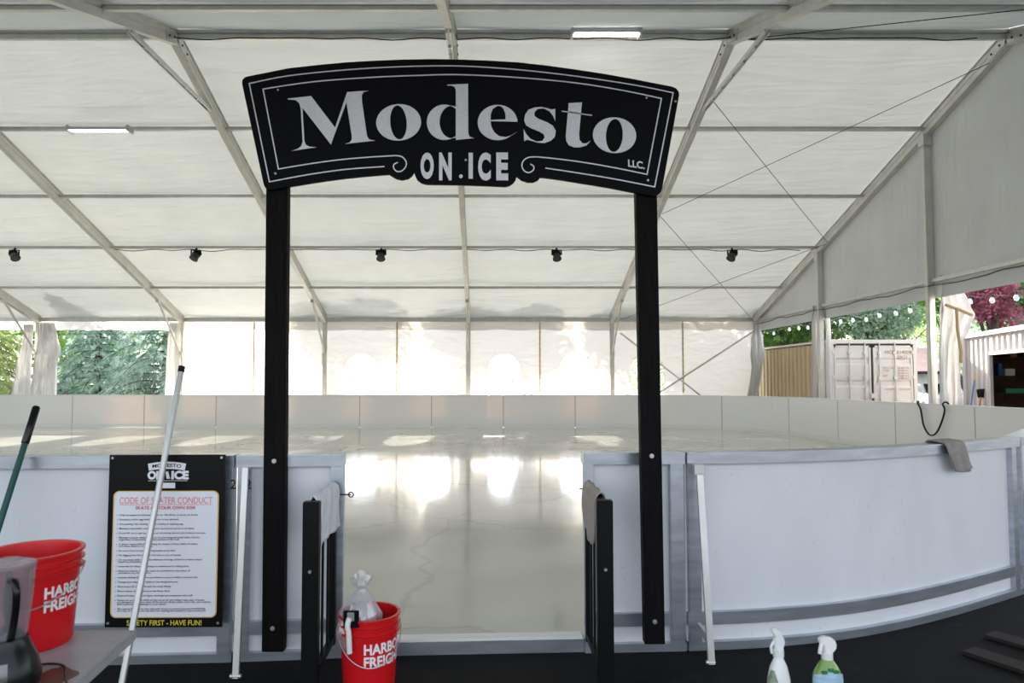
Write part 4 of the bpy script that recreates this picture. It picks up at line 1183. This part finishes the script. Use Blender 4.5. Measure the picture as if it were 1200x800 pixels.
# loose cables along ridge and spotlight purlin
def roofcable(Y, x0, x1, label, sagm=.05):
    pts = []; x = x0; rn = random.Random(int(Y)); k = 0
    while x < x1:
        pts.append((x, Y-.06, roofz(Y)-.04-(sagm if k % 2 else 0)*rn.random())); x += .55; k += 1
    tag(MB().tube(smooth_path(pts, 3), .011, 5).build('roof_cable', M['dark']), label, 'cable')
roofcable(RIDGE_Y, -5.5, 9.3, 'thin dark cable clipped loosely along the ridge purlin', .05)
roofcable(19.08, -10.4, 9.3, 'thin dark cable clipped along the spotlight purlin', .06)
# black hose over the right board
a1 = Vector((RX-.05, 13.75, 0)); 
def hb(px, py):
    Y = (RX-.05)*FOC/(px-CX); return pw(px, py, Y)
hp = smooth_path([(RX+.03, 13.85, .9), (RX+.02, 13.82, BT+.015), (RX-.05, 13.76, BT+.01), hb(1079, 480), hb(1082, 497), hb(1087, 507), hb(1092, 510), hb(1098, 506), hb(1104, 493), hb(1107, 480), (RX-.05, 13.0, BT+.01), (RX+.02, 12.95, BT+.018), (RX+.03, 12.9, .9)], 6)
tag(MB().tube(hp, .017, 8).build('black_hose', M['black_plastic'], smooth=True), 'black hose hanging in a loop over the right rink boards', 'hose')
# planks on the floor, lower right
M['plank'] = mat('weathered_plank', (.022, .014, .010), .8, 0, .3, 8, .3, 30, stretch=(1, 8, 8))
for (a, b, lab) in (((1160, 745), (1230, 765), 'weathered wooden plank on the floor at the right edge, farther one'), ((1135, 764), (1230, 795), 'weathered wooden plank on the floor at the right edge, nearer one')):
    def g(px, py):
        u = (px-CX)/FOC; q = (CY-py)/FOC; dz = math.sin(PITCH)+q*math.cos(PITCH); dy = math.cos(PITCH)-q*math.sin(PITCH); tt = -EYE/dz; return Vector((u*tt, dy*tt, .012))
    tag(MB().bar(g(*a), g(*b), .14, .022).build('wooden_plank', M['plank'], bevel=.002), lab, 'plank')

# ------------------------------------------------------------------ outside: containers, house, cars
M['cont_tan'] = mat('tan_container_paint', (.58, .46, .28), .55, 0, .10, 2, .05, 20)
M['cont_cream'] = mat('cream_container_paint', (.72, .68, .60), .5, 0, .06, 2)
M['cont_white'] = mat('white_container_paint', (.62, .57, .56), .5, 0, .08, 2)
M['gasket'] = mat('door_gasket', (.05, .04, .04), .7)
M['print_red'] = mat('faded_red_brown_print', (.35, .16, .14), .7)
def corrugated(mb, p0, p1, z0, z1, depth=.045, pitch=.28, side=1):
    """trapezoidal sheet between plan points"""
    p0 = Vector(p0); p1 = Vector(p1); L = (p1-p0).length; d = (p1-p0)/L; n = Vector((-d.y, d.x))*side; pts = []
    s = 0
    while s < L-.001:
        for ds, o in ((0, 0), (.10, 0), (.14, depth), (.24, depth)):
            if s+ds < L: pts.append(p0+d*(s+ds)+n*o)
        s += pitch
    pts.append(p1)
    vs = [(p.x, p.y, z0) for p in pts]+[(p.x, p.y, z1) for p in pts]; k = len(pts)
    mb.add(vs, [(i, i+1, k+i+1, k+i) for i in range(k-1)])
# cream / tan container: door end faces the camera
X0, X1, Y0, Y1, ZT = 9.80, 12.26, 19.35, 31.5, 2.78
t = thing('shipping_container', 'cream shipping container with closed double doors beyond the right gable', 'container', (X0, Y0, 0))
m = MB(); corrugated(m, (X0+.03, Y1), (X0+.03, Y0+.1), .15, ZT-.1, side=-1); m.build('left_wall', M['cont_tan'], t)
m = MB(); corrugated(m, (X1-.03, Y0+.1), (X1-.03, Y1), .15, ZT-.1, side=-1); m.build('right_wall', M['cont_cream'], t)
m = MB().box((X0+.02, Y0+.1, ZT-.06), (X1-.02, Y1, ZT-.02)); m.build('roof', M['cont_cream'], t)
MB().box((X0+.05, Y1-.06, .15), (X1-.05, Y1, ZT-.05)).build('end_wall', M['cont_cream'], t)
m = MB()
for x in (X0, X1-.10): m.box((x, Y0, 0), (x+.10, Y0+.14, ZT)); m.box((x, Y1-.1, 0), (x+.1, Y1, ZT))
m.box((X0, Y0, ZT-.11), (X1, Y0+.12, ZT)).box((X0, Y0, 0), (X1, Y0+.12, .16))
for x in (X0, X1-.06): m.box((x, Y0, ZT-.07), (x+.06, Y1, ZT)); m.box((x, Y0, 0), (x+.06, Y1, .15))
for x in (X0-.01, X1-.17): m.box((x, Y0-.012, ZT-.13), (x+.18, Y0+.15, ZT+.01))
m.build('corner_frame', M['cont_cream'], t)
cxm = (X0+X1)/2-.04
MB().box((X0+.09, Y0+.062, .16), (X1-.09, Y0+.075, ZT-.11)).build('gasket', M['gasket'], t)
for s, (xa_, xb) in enumerate(((X0+.115, cxm-.035), (cxm+.035, X1-.125))):
    m = MB(); zs = [.18, .28, .32, .80, .86, .96, 1.02, 1.42, 1.48, 1.58, 1.64, 2.05, 2.11, 2.21, 2.27, ZT-.17]
    of = [0, 0, 0, 0, .03, .03, 0, 0, .03, .03, 0, 0, .03, .03, 0, 0]
    vs = []
    for z, o in zip(zs, of): vs += [(xa_, Y0+.02+o, z), (xb, Y0+.02+o, z)]
    m.add(vs, [(2*i, 2*i+1, 2*i+3, 2*i+2) for i in range(len(zs)-1)])
    m.box((xa_, Y0+.005, .18), (xa_+.05, Y0+.05, ZT-.17)).box((xb-.05, Y0+.005, .18), (xb, Y0+.05, ZT-.17)).box((xa_, Y0+.005, ZT-.22), (xb, Y0+.05, ZT-.17)).box((xa_, Y0+.005, .18), (xb, Y0+.05, .24))
    dr = m.build('door', M['cont_cream'], t)
    for x in ((xa_+.42, xa_+.86) if s == 0 else (xa_+.16, xa_+.60)):
        q = MB().tube([(x, Y0-.025, .14), (x, Y0-.025, ZT-.08)], .018, 8)
        for z in (.3, 1.0, 1.7, 2.4): q.box((x-.04, Y0-.035, z-.03), (x+.04, Y0+.01, z+.03))
        q.build('lock_rod', M['steel'], dr)
        MB().bar((x, Y0-.05, 1.05), (x+.3, Y0-.05, 1.02), .02, .03).build('lock_handle', M['steel'], dr)
    q = MB()
    for z in (.35, 1.02, 1.72, 2.42): q.box(((xa_-.06) if s == 0 else (xb-.02), Y0-.02, z-.05), ((xa_+.02) if s == 0 else (xb+.06), Y0+.02, z+.05))
    q.build('hinge', M['cont_cream'], dr)
    if s == 1:
        q = MB()
        def tx(s_, px, py, h): 
            p = pw(px, py, Y0-.005); put_text(q, s_, lambda u, v_: (p.x+u, Y0-.006, p.z+v_), size=h/.72)
        tx('HCSU', 1037.5, 414.5, .10); tx('214024', 1051, 414.5, .10); tx('22G1', 1051.5, 420.5, .10)
        for k in range(5):
            tx('MAX GR.' if k == 0 else 'TARE' if k == 1 else 'NET' if k == 3 else '', 1035, 432+k*3.1, .055) if k in (0, 1, 3) else None
            tx('30.480 KG', 1052, 432+k*3.1, .055)
        tx('CU.CAP.', 1037, 457, .05); tx('33.2 CU.M.', 1054, 457, .05)
        q.build('container_marking', M['print_red'], dr)
MB().box((cxm-.08, Y0-.07, 1.12), (cxm+.10, Y0+.0, 1.26)).build('lock_box', M['cont_cream'], t)

# white container converted to a store, doorway open
A = Vector((12.25, 17.35)); B = Vector((10.75, 12.2)); d = (B-A).normalized(); n = Vector((-d.y, d.x))   # n points away to +x
if n.x < 0: n = -n
L = (B-A).length
t = thing('storage_container', 'white corrugated container with an open doorway at the right edge', 'container', (A.x, A.y, 0))
s0 = 1.45; s1 = 4.3; dz = 2.22
m = MB(); P = lambda s, o=0: (A+d*s+n*o)
corrugated(m, P(0), P(s0), .05, ZT-.1, .04, .28, 1); corrugated(m, P(s1), P(L), .05, ZT-.1, .04, .28, 1); corrugated(m, P(s0), P(s1), dz, ZT-.1, .04, .28, 1)
m.build('front_wall', M['cont_white'], t)
m = MB(); corrugated(m, P(0), P(0, 2.4), .05, ZT-.05, .04, .28, -1); m.build('end_wall', M['cont_white'], t)
m = MB(); corrugated(m, P(L), P(L, 2.4), .05, ZT-.05, .04, .28, 1); m.build('end_wall', M['cont_white'], t)
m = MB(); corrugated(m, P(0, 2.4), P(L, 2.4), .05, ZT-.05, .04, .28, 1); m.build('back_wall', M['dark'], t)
m = MB().prism([[(*P(0, 0), ZT-.06), (*P(L, 0), ZT-.06), (*P(L, 2.4), ZT-.06), (*P(0, 2.4), ZT-.06)]], (0, 0, .04)); m.build('roof', M['cont_white'], t)
m = MB()
def pbar(mb, a, b, w_, h_): mb.bar(a, b, w_, h_)
m.bar((*P(-.03, -.02), ZT-.05), (*P(L, -.02), ZT-.05), .08, .10).bar((*P(-.03, -.01), 0), (*P(-.03, -.01), ZT), .10, .10, (0, 1, 0)).bar((*P(0, -.02), .06), (*P(s0, -.02), .06), .06, .12)
m.build('frame_rail', M['cont_white'], t)
m = MB().bar((*P(s0, -.02), 0), (*P(s0, -.02), dz+.04), .07, .06, (0, 1, 0)).bar((*P(s0, -.02), dz+.02), (*P(s1, -.02), dz+.02), .06, .07)
m.build('door_frame', M['cont_white'], t)
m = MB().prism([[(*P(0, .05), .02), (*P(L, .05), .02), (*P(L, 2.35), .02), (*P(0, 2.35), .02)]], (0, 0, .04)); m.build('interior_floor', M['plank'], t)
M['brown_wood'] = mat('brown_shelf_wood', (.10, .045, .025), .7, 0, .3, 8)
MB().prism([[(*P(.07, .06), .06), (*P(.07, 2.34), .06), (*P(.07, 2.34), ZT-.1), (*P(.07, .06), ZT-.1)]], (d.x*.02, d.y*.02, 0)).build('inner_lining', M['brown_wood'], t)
sh = thing('storage_shelf', 'brown wooden shelving inside the open white container', 'shelf', (*P(.4, 1.2), .06))
for z in (.45, .86, 1.28, 1.70, 2.15):
    MB().prism([[(*P(.12, .15), z), (*P(.12, 2.3), z), (*P(.60, 2.3), z), (*P(.60, .15), z)]], (0, 0, .03)).build('shelf_board', M['brown_wood'], sh)
for o_ in (.17, 1.04, 2.2):
    MB().bar((*P(.58, o_), .06), (*P(.58, o_), 2.6), .05, .05, (0, 1, 0)).build('upright', M['brown_wood'], sh)
M['g_green'] = mat('green_crate', (.04, .34, .12), .5); M['g_red'] = mat('red_box', (.50, .05, .04), .5); M['g_orange'] = mat('orange_bag', (.65, .22, .04), .5); M['g_blue'] = mat('blue_box', (.05, .20, .6), .5)
for o0, z, w_, h_, mt, nm, lab in ((.62, 1.73, .20, .17, 'white_plastic', 'storage_box', 'white box on the upper shelf inside the container'), (.62, 1.31, .38, .11, 'g_green', 'crate', 'green crate on the lower shelf inside the container'),
                                   (.48, 1.73, .08, .30, 'g_blue', 'storage_box', 'narrow blue box at the doorway edge inside the container'), (1.10, 1.31, .30, .18, 'g_red', 'storage_box', 'red box on the shelf inside the container'),
                                   (.74, 2.18, .14, .16, 'g_orange', 'storage_box', 'orange box on the top shelf inside the container')):
    o = MB().prism([[(*P(.30, o0), z), (*P(.30, o0+w_), z), (*P(.56, o0+w_), z), (*P(.56, o0), z)]], (0, 0, h_)).build(nm, M[mt], bevel=.01); tag(o, lab, 'box')
# broom and shovel leaning outside
a = P(.85, -.35); b = P(.65, -.07)
t = thing('broom', 'blue-handled broom leaning on the white container', 'broom', (a.x, a.y, 0))
MB().tube([(a.x, a.y, .15), (b.x, b.y, 1.62)], .016, 8).build('handle', mat('blue_tube', (.08, .18, .45), .4), t)
MB().tube([(b.x, b.y, 1.62), (b.x+(b.x-a.x)*.1, b.y+(b.y-a.y)*.1, 1.78)], .022, 8).build('wooden_end', M['strap'], t)
MB().box((a.x-.16, a.y-.04, 0), (a.x+.16, a.y+.04, .15), .01).build('bristles', M['dark'], t)
a = P(.55+.5, -.30); b = P(1.02, -.07)
t = thing('shovel', 'orange-shafted shovel with a black grip leaning on the white container', 'shovel', (a.x, a.y, 0))
MB().tube([(a.x, a.y, .2), (b.x, b.y, 1.22)], .016, 8).build('shaft', M['g_orange'], t)
MB().prism([[(b.x-.07, b.y, 1.2), (b.x+.07, b.y, 1.2), (b.x+.10, b.y, 1.42), (b.x-.10, b.y, 1.40)]], (0, .03, 0)).build('grip', M['black_plastic'], t, bevel=.01)
MB().prism([[(a.x-.11, a.y, .28), (a.x+.11, a.y, .28), (a.x+.10, a.y, .05), (a.x, a.y, 0), (a.x-.10, a.y, .05)]], (0, .02, 0)).build('blade', M['steel'], t)

# house far behind
M['roof_tile'] = mat('dusty_pink_roof', (.55, .38, .34), .8, 0, .15, 3)
M['stucco'] = mat('white_stucco', (.72, .71, .70), .8, 0, .05, 2)
hx0, hx1, hy = 28, 42, 48
t = thing('house', 'white house with a dusty pink roof behind the containers', 'house', (hx0, hy, 0))
MB().box((hx0, hy, 0), (hx1, hy+8, 2.35)).build('wall', M['stucco'], t)
m = MB().prism([[(hx0-.5, hy-.6, 2.3), (hx0-.5, hy+8.6, 2.3), (hx0-.5, hy+4, 4.2)]], (hx1-hx0+1, 0, 0)); m.build('roof', M['roof_tile'], t)
MB().box((hx0-.5, hy-.64, 2.12), (hx1+.5, hy-.55, 2.32)).build('fascia', M['gasket'], t)
MB().box((hx0+5, hy-.03, .9), (hx0+6.4, hy+.02, 2.0)).build('window', M['gloss_panel'], t)
def car(c, rz, col, label):
    """side profile extruded across the width, with glass, wheels and lamps"""
    t = thing('parked_car', label, 'car', c)
    t.rotation_euler = (0, 0, rz)
    body = [(-2.2, .32), (-2.25, .75), (-2.1, .98), (-1.35, 1.05), (-.75, 1.48), (.9, 1.52), (1.55, 1.12), (2.1, 1.0), (2.22, .7), (2.2, .32)]
    def loc(m, nm, mt, par, bev=0):
        o = m.build(nm, mt, None, bevel=bev); o.parent = par; return o
    b = loc(MB().prism([[(x, -.88, z) for x, z in body]], (0, 1.76, 0)), 'body', col, t, .05)
    g = MB()
    for y in (-.89, .885): g.prism([[(-1.2, y, 1.06), (-.72, y, 1.42), (.82, y, 1.44), (1.3, y, 1.10)]], (0, .006, 0))
    g.prism([[(-1.38, -.75, 1.07), (-1.38, .75, 1.07), (-.80, .68, 1.47), (-.80, -.68, 1.47)]], (-.01, 0, .01)); loc(g, 'windows', M['gloss_panel'], t)
    for x in (-1.35, 1.35):
        for y in (-.92, .70): loc(MB().tube([(x, y, .33), (x, y+.22, .33)], .33, 20), 'wheel', M['black_plastic'], t)
    g = MB()
    for y in (-.8, .5): g.box((-2.27, y, .65), (-2.2, y+.3, .80))
    loc(g, 'lamp', M['steel'], t)
    return t
car((22.3, 34.0, 0), math.radians(75), mat('white_car_paint', (.75, .76, .78), .25, coat=1), 'white car parked in front of the pink-roofed house')
car((-23.8, 35.8, 0), math.radians(60), mat('blue_car_paint', (.22, .34, .50), .25, coat=1), 'pale blue car parked beyond the far left opening')

# ------------------------------------------------------------------ string lights
M['bulb'] = mat('bulb_glass', (.85, .87, .90), .15, trans=.3)
M['bulb'].node_tree.nodes['Principled BSDF'].inputs['Alpha'].default_value = 1
def bulb_string(pts3, marks, label, group):
    wire = MB().tube(pts3, .008, 5)
    tag(wire.build('light_wire', M['black_plastic']), label, 'wire')
    first = None
    for i, (p, place) in enumerate(marks):
        lab = 'clear festoon bulb on the string outside, '+place
        if first is None:
            t = thing('festoon_bulb', lab, 'light bulb', p, group)
            a = MB().lathe([(0, 0), (.022, 0), (.022, -.06), (0, -.06)], p, 8).build('socket', M['black_plastic'], t)
            b = MB().lathe([(0, -.06), (.02, -.06), (.045, -.11), (.050, -.14), (.035, -.18), (0, -.195)], p, 12).build('glass', M['bulb'], t, smooth=True)
            first = t
        else: copy_tree(first, lab, p)
xs = [(320,425),(375,410),(408,405),(440,403),(555,380),(598,375),(645,372),(692,358),(750,350),(800,340),(868,325),(1010,305),(1088,300),(1173,290)]
where = ['above the tan container side, leftmost', 'above the tan container side, second', 'above the tan container side, third', 'just left of the gable pole by the container', 'above the left edge of the container doors', 'above the left container door', 'above the middle of the left container door', 'above the container door seam', 'above the right container door', 'above the right edge of the container doors', 'left of the gable pole with the big curtain', 'just right of the big bundled curtain', 'above the white container, middle', 'at the right edge above the white container doorway']
def sp(px, py):
    X = 10.9; Y = X*FOC/(px-CX); return pw(px, py, Y)
pts = [sp(800+a/3, 250+b/3-5) for a, b in xs]
wp = []
for a, b in zip(pts, pts[1:]):
    for k in range(4):
        s = k/4; q = a.lerp(b, s); q.z -= .05*math.sin(PI*s); wp.append(q)
wp.append(pts[-1]); wp.append(pts[-1]+(pts[-1]-pts[-2])*1.2); wp.insert(0, pts[0]+(pts[0]-pts[1])*1.2)
bulb_string(wp, [(p, where[i]) for i, p in enumerate(pts)], 'wire of the festoon lights outside the right gable', 'festoon bulbs outside the right gable')
pl = [pw(px, 391, 25.5) for px in (75, 100, 128, 146, 168, 185)]
wl = ['leftmost over the fir trees', 'second over the fir trees', 'third over the fir trees', 'fourth over the fir trees', 'fifth over the fir trees', 'rightmost over the fir trees']
bulb_string([pl[0]-Vector((9, 0, 0))]+pl+[pl[-1]+Vector((2, 0, 0))], [(p, wl[i]) for i, p in enumerate(pl)], 'wire of the festoon lights over the fir trees', 'festoon bulbs over the fir trees')

# ------------------------------------------------------------------ trees
M['bark'] = mat('bark', (.10, .075, .055), .9, 0, .3, 10, .5, 20)
M['fir'] = leafmat('blue_green_needles', (.20, .34, .27), (.60, .74, .62))
M['fir2'] = leafmat('yellow_green_needles', (.30, .40, .14), (.55, .62, .28))
M['leaf0'] = leafmat('shade_leaves', (.05, .09, .03), (.12, .20, .06))
M['leaf1'] = leafmat('dark_leaves', (.08, .18, .05), (.26, .42, .12))
M['leaf2'] = leafmat('bright_leaves', (.20, .38, .08), (.45, .62, .22))
M['leaf3'] = leafmat('grey_green_leaves', (.26, .40, .27), (.50, .62, .46))
M['leaf4'] = leafmat('plum_leaves', (.28, .08, .12), (.52, .20, .26))
def strips(name, P, D, Lh, Wd, mat_, parent, rng):
    """many small pointed leaves: base points P, directions D"""
    n = len(P); D = D/np.linalg.norm(D, axis=1, keepdims=True)
    R = rng.normal(size=(n, 3)); s = np.cross(D, R); s /= np.linalg.norm(s, axis=1, keepdims=True)
    Lh = Lh[:, None]; Wd = Wd[:, None]
    v0 = P; v1 = P+D*Lh*.45+s*Wd; v2 = P+D*Lh; v3 = P+D*Lh*.45-s*Wd
    V_ = np.stack([v0, v1, v2, v3], 1).reshape(-1, 3).astype(np.float32)
    me = bpy.data.meshes.new(name); me.vertices.add(4*n); me.vertices.foreach_set('co', V_.ravel())
    me.loops.add(4*n); me.loops.foreach_set('vertex_index', np.arange(4*n, dtype=np.int32))
    me.polygons.add(n); me.polygons.foreach_set('loop_start', np.arange(0, 4*n, 4, dtype=np.int32))
    me.update(); me.validate()
    me.materials.append(mat_); o = bpy.data.objects.new(name, me); C.objects.link(o)
    if parent: o.parent = parent; o.matrix_parent_inverse = Matrix.Translation(-parent.location)
    return o
def fir(c, H, R, seed, mat_, label, z0=.6):
    rng = np.random.default_rng(seed); t = thing('fir_tree', label, 'tree', c, 'fir trees beyond the left opening')
    c = np.array(c, float)
    MB().tube([(c[0], c[1], 0), (c[0], c[1], H*.5), (c[0], c[1], H)], [.22, .14, .03], 8).build('trunk', M['bark'], t, smooth=True)
    br = MB(); P = []; D = []
    z = z0
    while z < H*.97:
        k = 1-(z/H); Lb = R*(k**.8)*rng.uniform(.85, 1.1); nb_ = 7
        a0 = rng.uniform(0, 6.28)
        for i in range(nb_):
            a = a0+i*2*PI/nb_+rng.uniform(-.25, .25); L_ = Lb*rng.uniform(.75, 1.1)
            dr = np.array([math.cos(a), math.sin(a), 0]); pts_ = []
            for q in range(7):
                s = q/6; pts_.append(c+np.array([0, 0, z])+dr*L_*s+np.array([0, 0, .10*L_*math.sin(PI*s*.7)-.38*L_*s*s]))
            br.tube([Vector(p) for p in pts_], [.035*(1-.8*q/6) for q in range(7)], 4)
            m_ = int(20*L_); ss = rng.uniform(.12, 1, m_)
            for s in ss:
                q = s*6; i0 = min(5, int(q)); p = pts_[i0]*(1-(q-i0))+pts_[i0+1]*(q-i0)
                side_ = np.array([-dr[1], dr[0], 0])*rng.choice([-1, 1])
                tl = (.35+.35*(1-s))*rng.uniform(.6, 1.2)*min(1, L_/2)
                tip = side_*tl*.75+dr*tl*.45+np.array([0, 0, -tl*rng.uniform(.25, .8)])
                ns = 5
                for w_ in range(ns):
                    P.append(p+tip*w_/ns); D.append(tip/np.linalg.norm(tip)+rng.normal(size=3)*.28+np.array([0, 0, -.35]))
        z += .33
    br.build('branches', M['bark'], t)
    P = np.array(P); D = np.array(D); n = len(P)
    o = strips('needles', P, D, rng.uniform(.16, .32, n), rng.uniform(.014, .030, n), mat_, t, rng)
def tree(c, H, cr, cz, seed, mat_, label, nleaf=9000, size=.16, group='leafy trees outside', lean=0.0, blobs=16, trunk_r=.18, cat='tree', name='leafy_tree'):
    rng = np.random.default_rng(seed); t = thing(name, label, cat, c, group); c = np.array(c, float)
    top = c+np.array([lean*H, 0, H*.7])
    br = MB().tube([Vector(c), Vector(c+(top-c)*.5+np.array([.1, 0, 0])), Vector(top)], [trunk_r, trunk_r*.7, trunk_r*.3], 8)
    P = []; D = []
    for b in range(blobs):
        u = rng.normal(size=3); u /= np.linalg.norm(u); rad = rng.uniform(.35, .8)
        bc_ = np.array([c[0]+lean*cz, c[1], cz])+u*np.array([cr, cr, (H-cz)])*rad
        rb = cr*rng.uniform(.28, .45); base = c+(top-c)*rng.uniform(.45, .95)
        br.tube([Vector(base), Vector((base+bc_)/2+np.array([0, 0, .1])), Vector(bc_)], [trunk_r*.35, trunk_r*.22, .02], 5)
        n = nleaf//blobs; q = rng.normal(size=(n, 3)); q /= np.linalg.norm(q, axis=1, keepdims=True)
        rr_ = rb*rng.uniform(.45, 1.0, n)**.6
        P.append(bc_+q*rr_[:, None]*np.array([1.15, 1.15, .8])); D.append(q*.6+rng.normal(size=(n, 3))*.7+np.array([0, 0, -.25]))
    br.build('trunk', M['bark'], t, smooth=True)
    P = np.concatenate(P); D = np.concatenate(D); n = len(P)
    strips('foliage', P, D, rng.uniform(.7, 1.3, n)*size, rng.uniform(.25, .45, n)*size, mat_, t, rng)
fir((-14.0, 30.0, 0), 7.2, 3.6, 1, M['fir'], 'large blue-green fir filling the right of the open bay', .9)
fir((-18.4, 32.5, 0), 7.2, 3.2, 2, M['fir'], 'blue-green fir in the middle of the open bay behind the large one', .7)
fir((-23.0, 31.0, 0), 7.2, 3.4, 3, M['fir2'], 'yellow-green fir left of the far left tent column', 1.4)
tree((-15.5, 38, 0), 8, 3.4, 4.2, 11, M['leaf2'], 'sunlit bright green tree behind the firs', 4200, .22)
tree((-21.5, 38, 0), 8, 3.4, 4.2, 12, M['leaf2'], 'sunlit green tree behind the left firs', 4200, .22)
tree((-24.5, 40, 0), 9, 3.4, 4.2, 13, M['leaf1'], 'dark tree at the back left', 7000, .25)
# trees behind the closed wall throw the dappled shade on it
tree((-6.2, 34.5, 0), 7.5, 2.4, 6.6, 21, M['leaf0'], 'tree with a leaning trunk behind the far wall, left of the centre pole', 7600, .20, lean=.25, blobs=15, trunk_r=.30)
tree((-1.6, 35.5, 0), 7.8, 2.3, 6.9, 25, M['leaf0'], 'tree right behind the centre pole beyond the far wall', 6400, .20, lean=.16, blobs=13, trunk_r=.20)
tree((2.6, 35, 0), 7.5, 2.4, 6.5, 22, M['leaf0'], 'tree behind the far wall between the centre pole and the right sign post', 7600, .20, lean=-.20, blobs=14, trunk_r=.20)
tree((5.9, 34.0, 0), 7.2, 2.4, 5.8, 23, M['leaf0'], 'tree behind the far wall near the right sign post', 9500, .20, lean=-.05, blobs=16, trunk_r=.20)
tree((9.0, 33.5, 0), 7.8, 2.8, 4.8, 24, M['leaf0'], 'dense tree behind the braced bay of the far wall', 14000, .22, blobs=24)
# trees beyond the right gable
tree((15.2, 35, 0), 9, 3.0, 4.6, 31, M['leaf1'], 'dark green tree rising above the tan container side', 12000, .22)
tree((17.2, 37.5, 0), 8.5, 3.2, 4.8, 36, M['leaf2'], 'green tree right of the gable pole above the container', 9000, .22)
tree((19.0, 34, 0), 7.8, 3.0, 5.4, 32, M['leaf3'], 'round grey-green tree above the cream container doors', 16000, .18, blobs=22)
tree((35, 57, 0), 12, 5.5, 7.5, 33, M['leaf2'], 'bright green tree behind the pink-roofed house', 12000, .22)
tree((21.6, 29.0, 0), 6.2, 1.5, 5.0, 34, M['leaf4'], 'plum-leaved tree right of the big bundled curtain', 3600, .17)
tree((23.4, 34.5, 0), 9, 2.9, 6.5, 40, M['leaf1'], 'dark green tree behind the plum-leaved tree', 12000, .20, blobs=22)
tree((27.6, 36.5, 0), 9.5, 3.2, 5.2, 35, M['leaf3'], 'grey-green tree rising above the white container', 14000, .20, blobs=22)
tree((23.5, 25.0, 0), 5.2, 1.8, 3.6, 37, M['leaf1'], 'dark shrubby tree close behind the white container', 8000, .14, blobs=18)
tree((30.5, 36, 0), 11, 4.0, 5.0, 38, M['leaf1'], 'tall dark tree at the far right', 10000, .24)
tree((12.5, 44, 0), 9, 4.0, 4.8, 39, M['leaf2'], 'distant green tree left of the containers', 8000, .28)
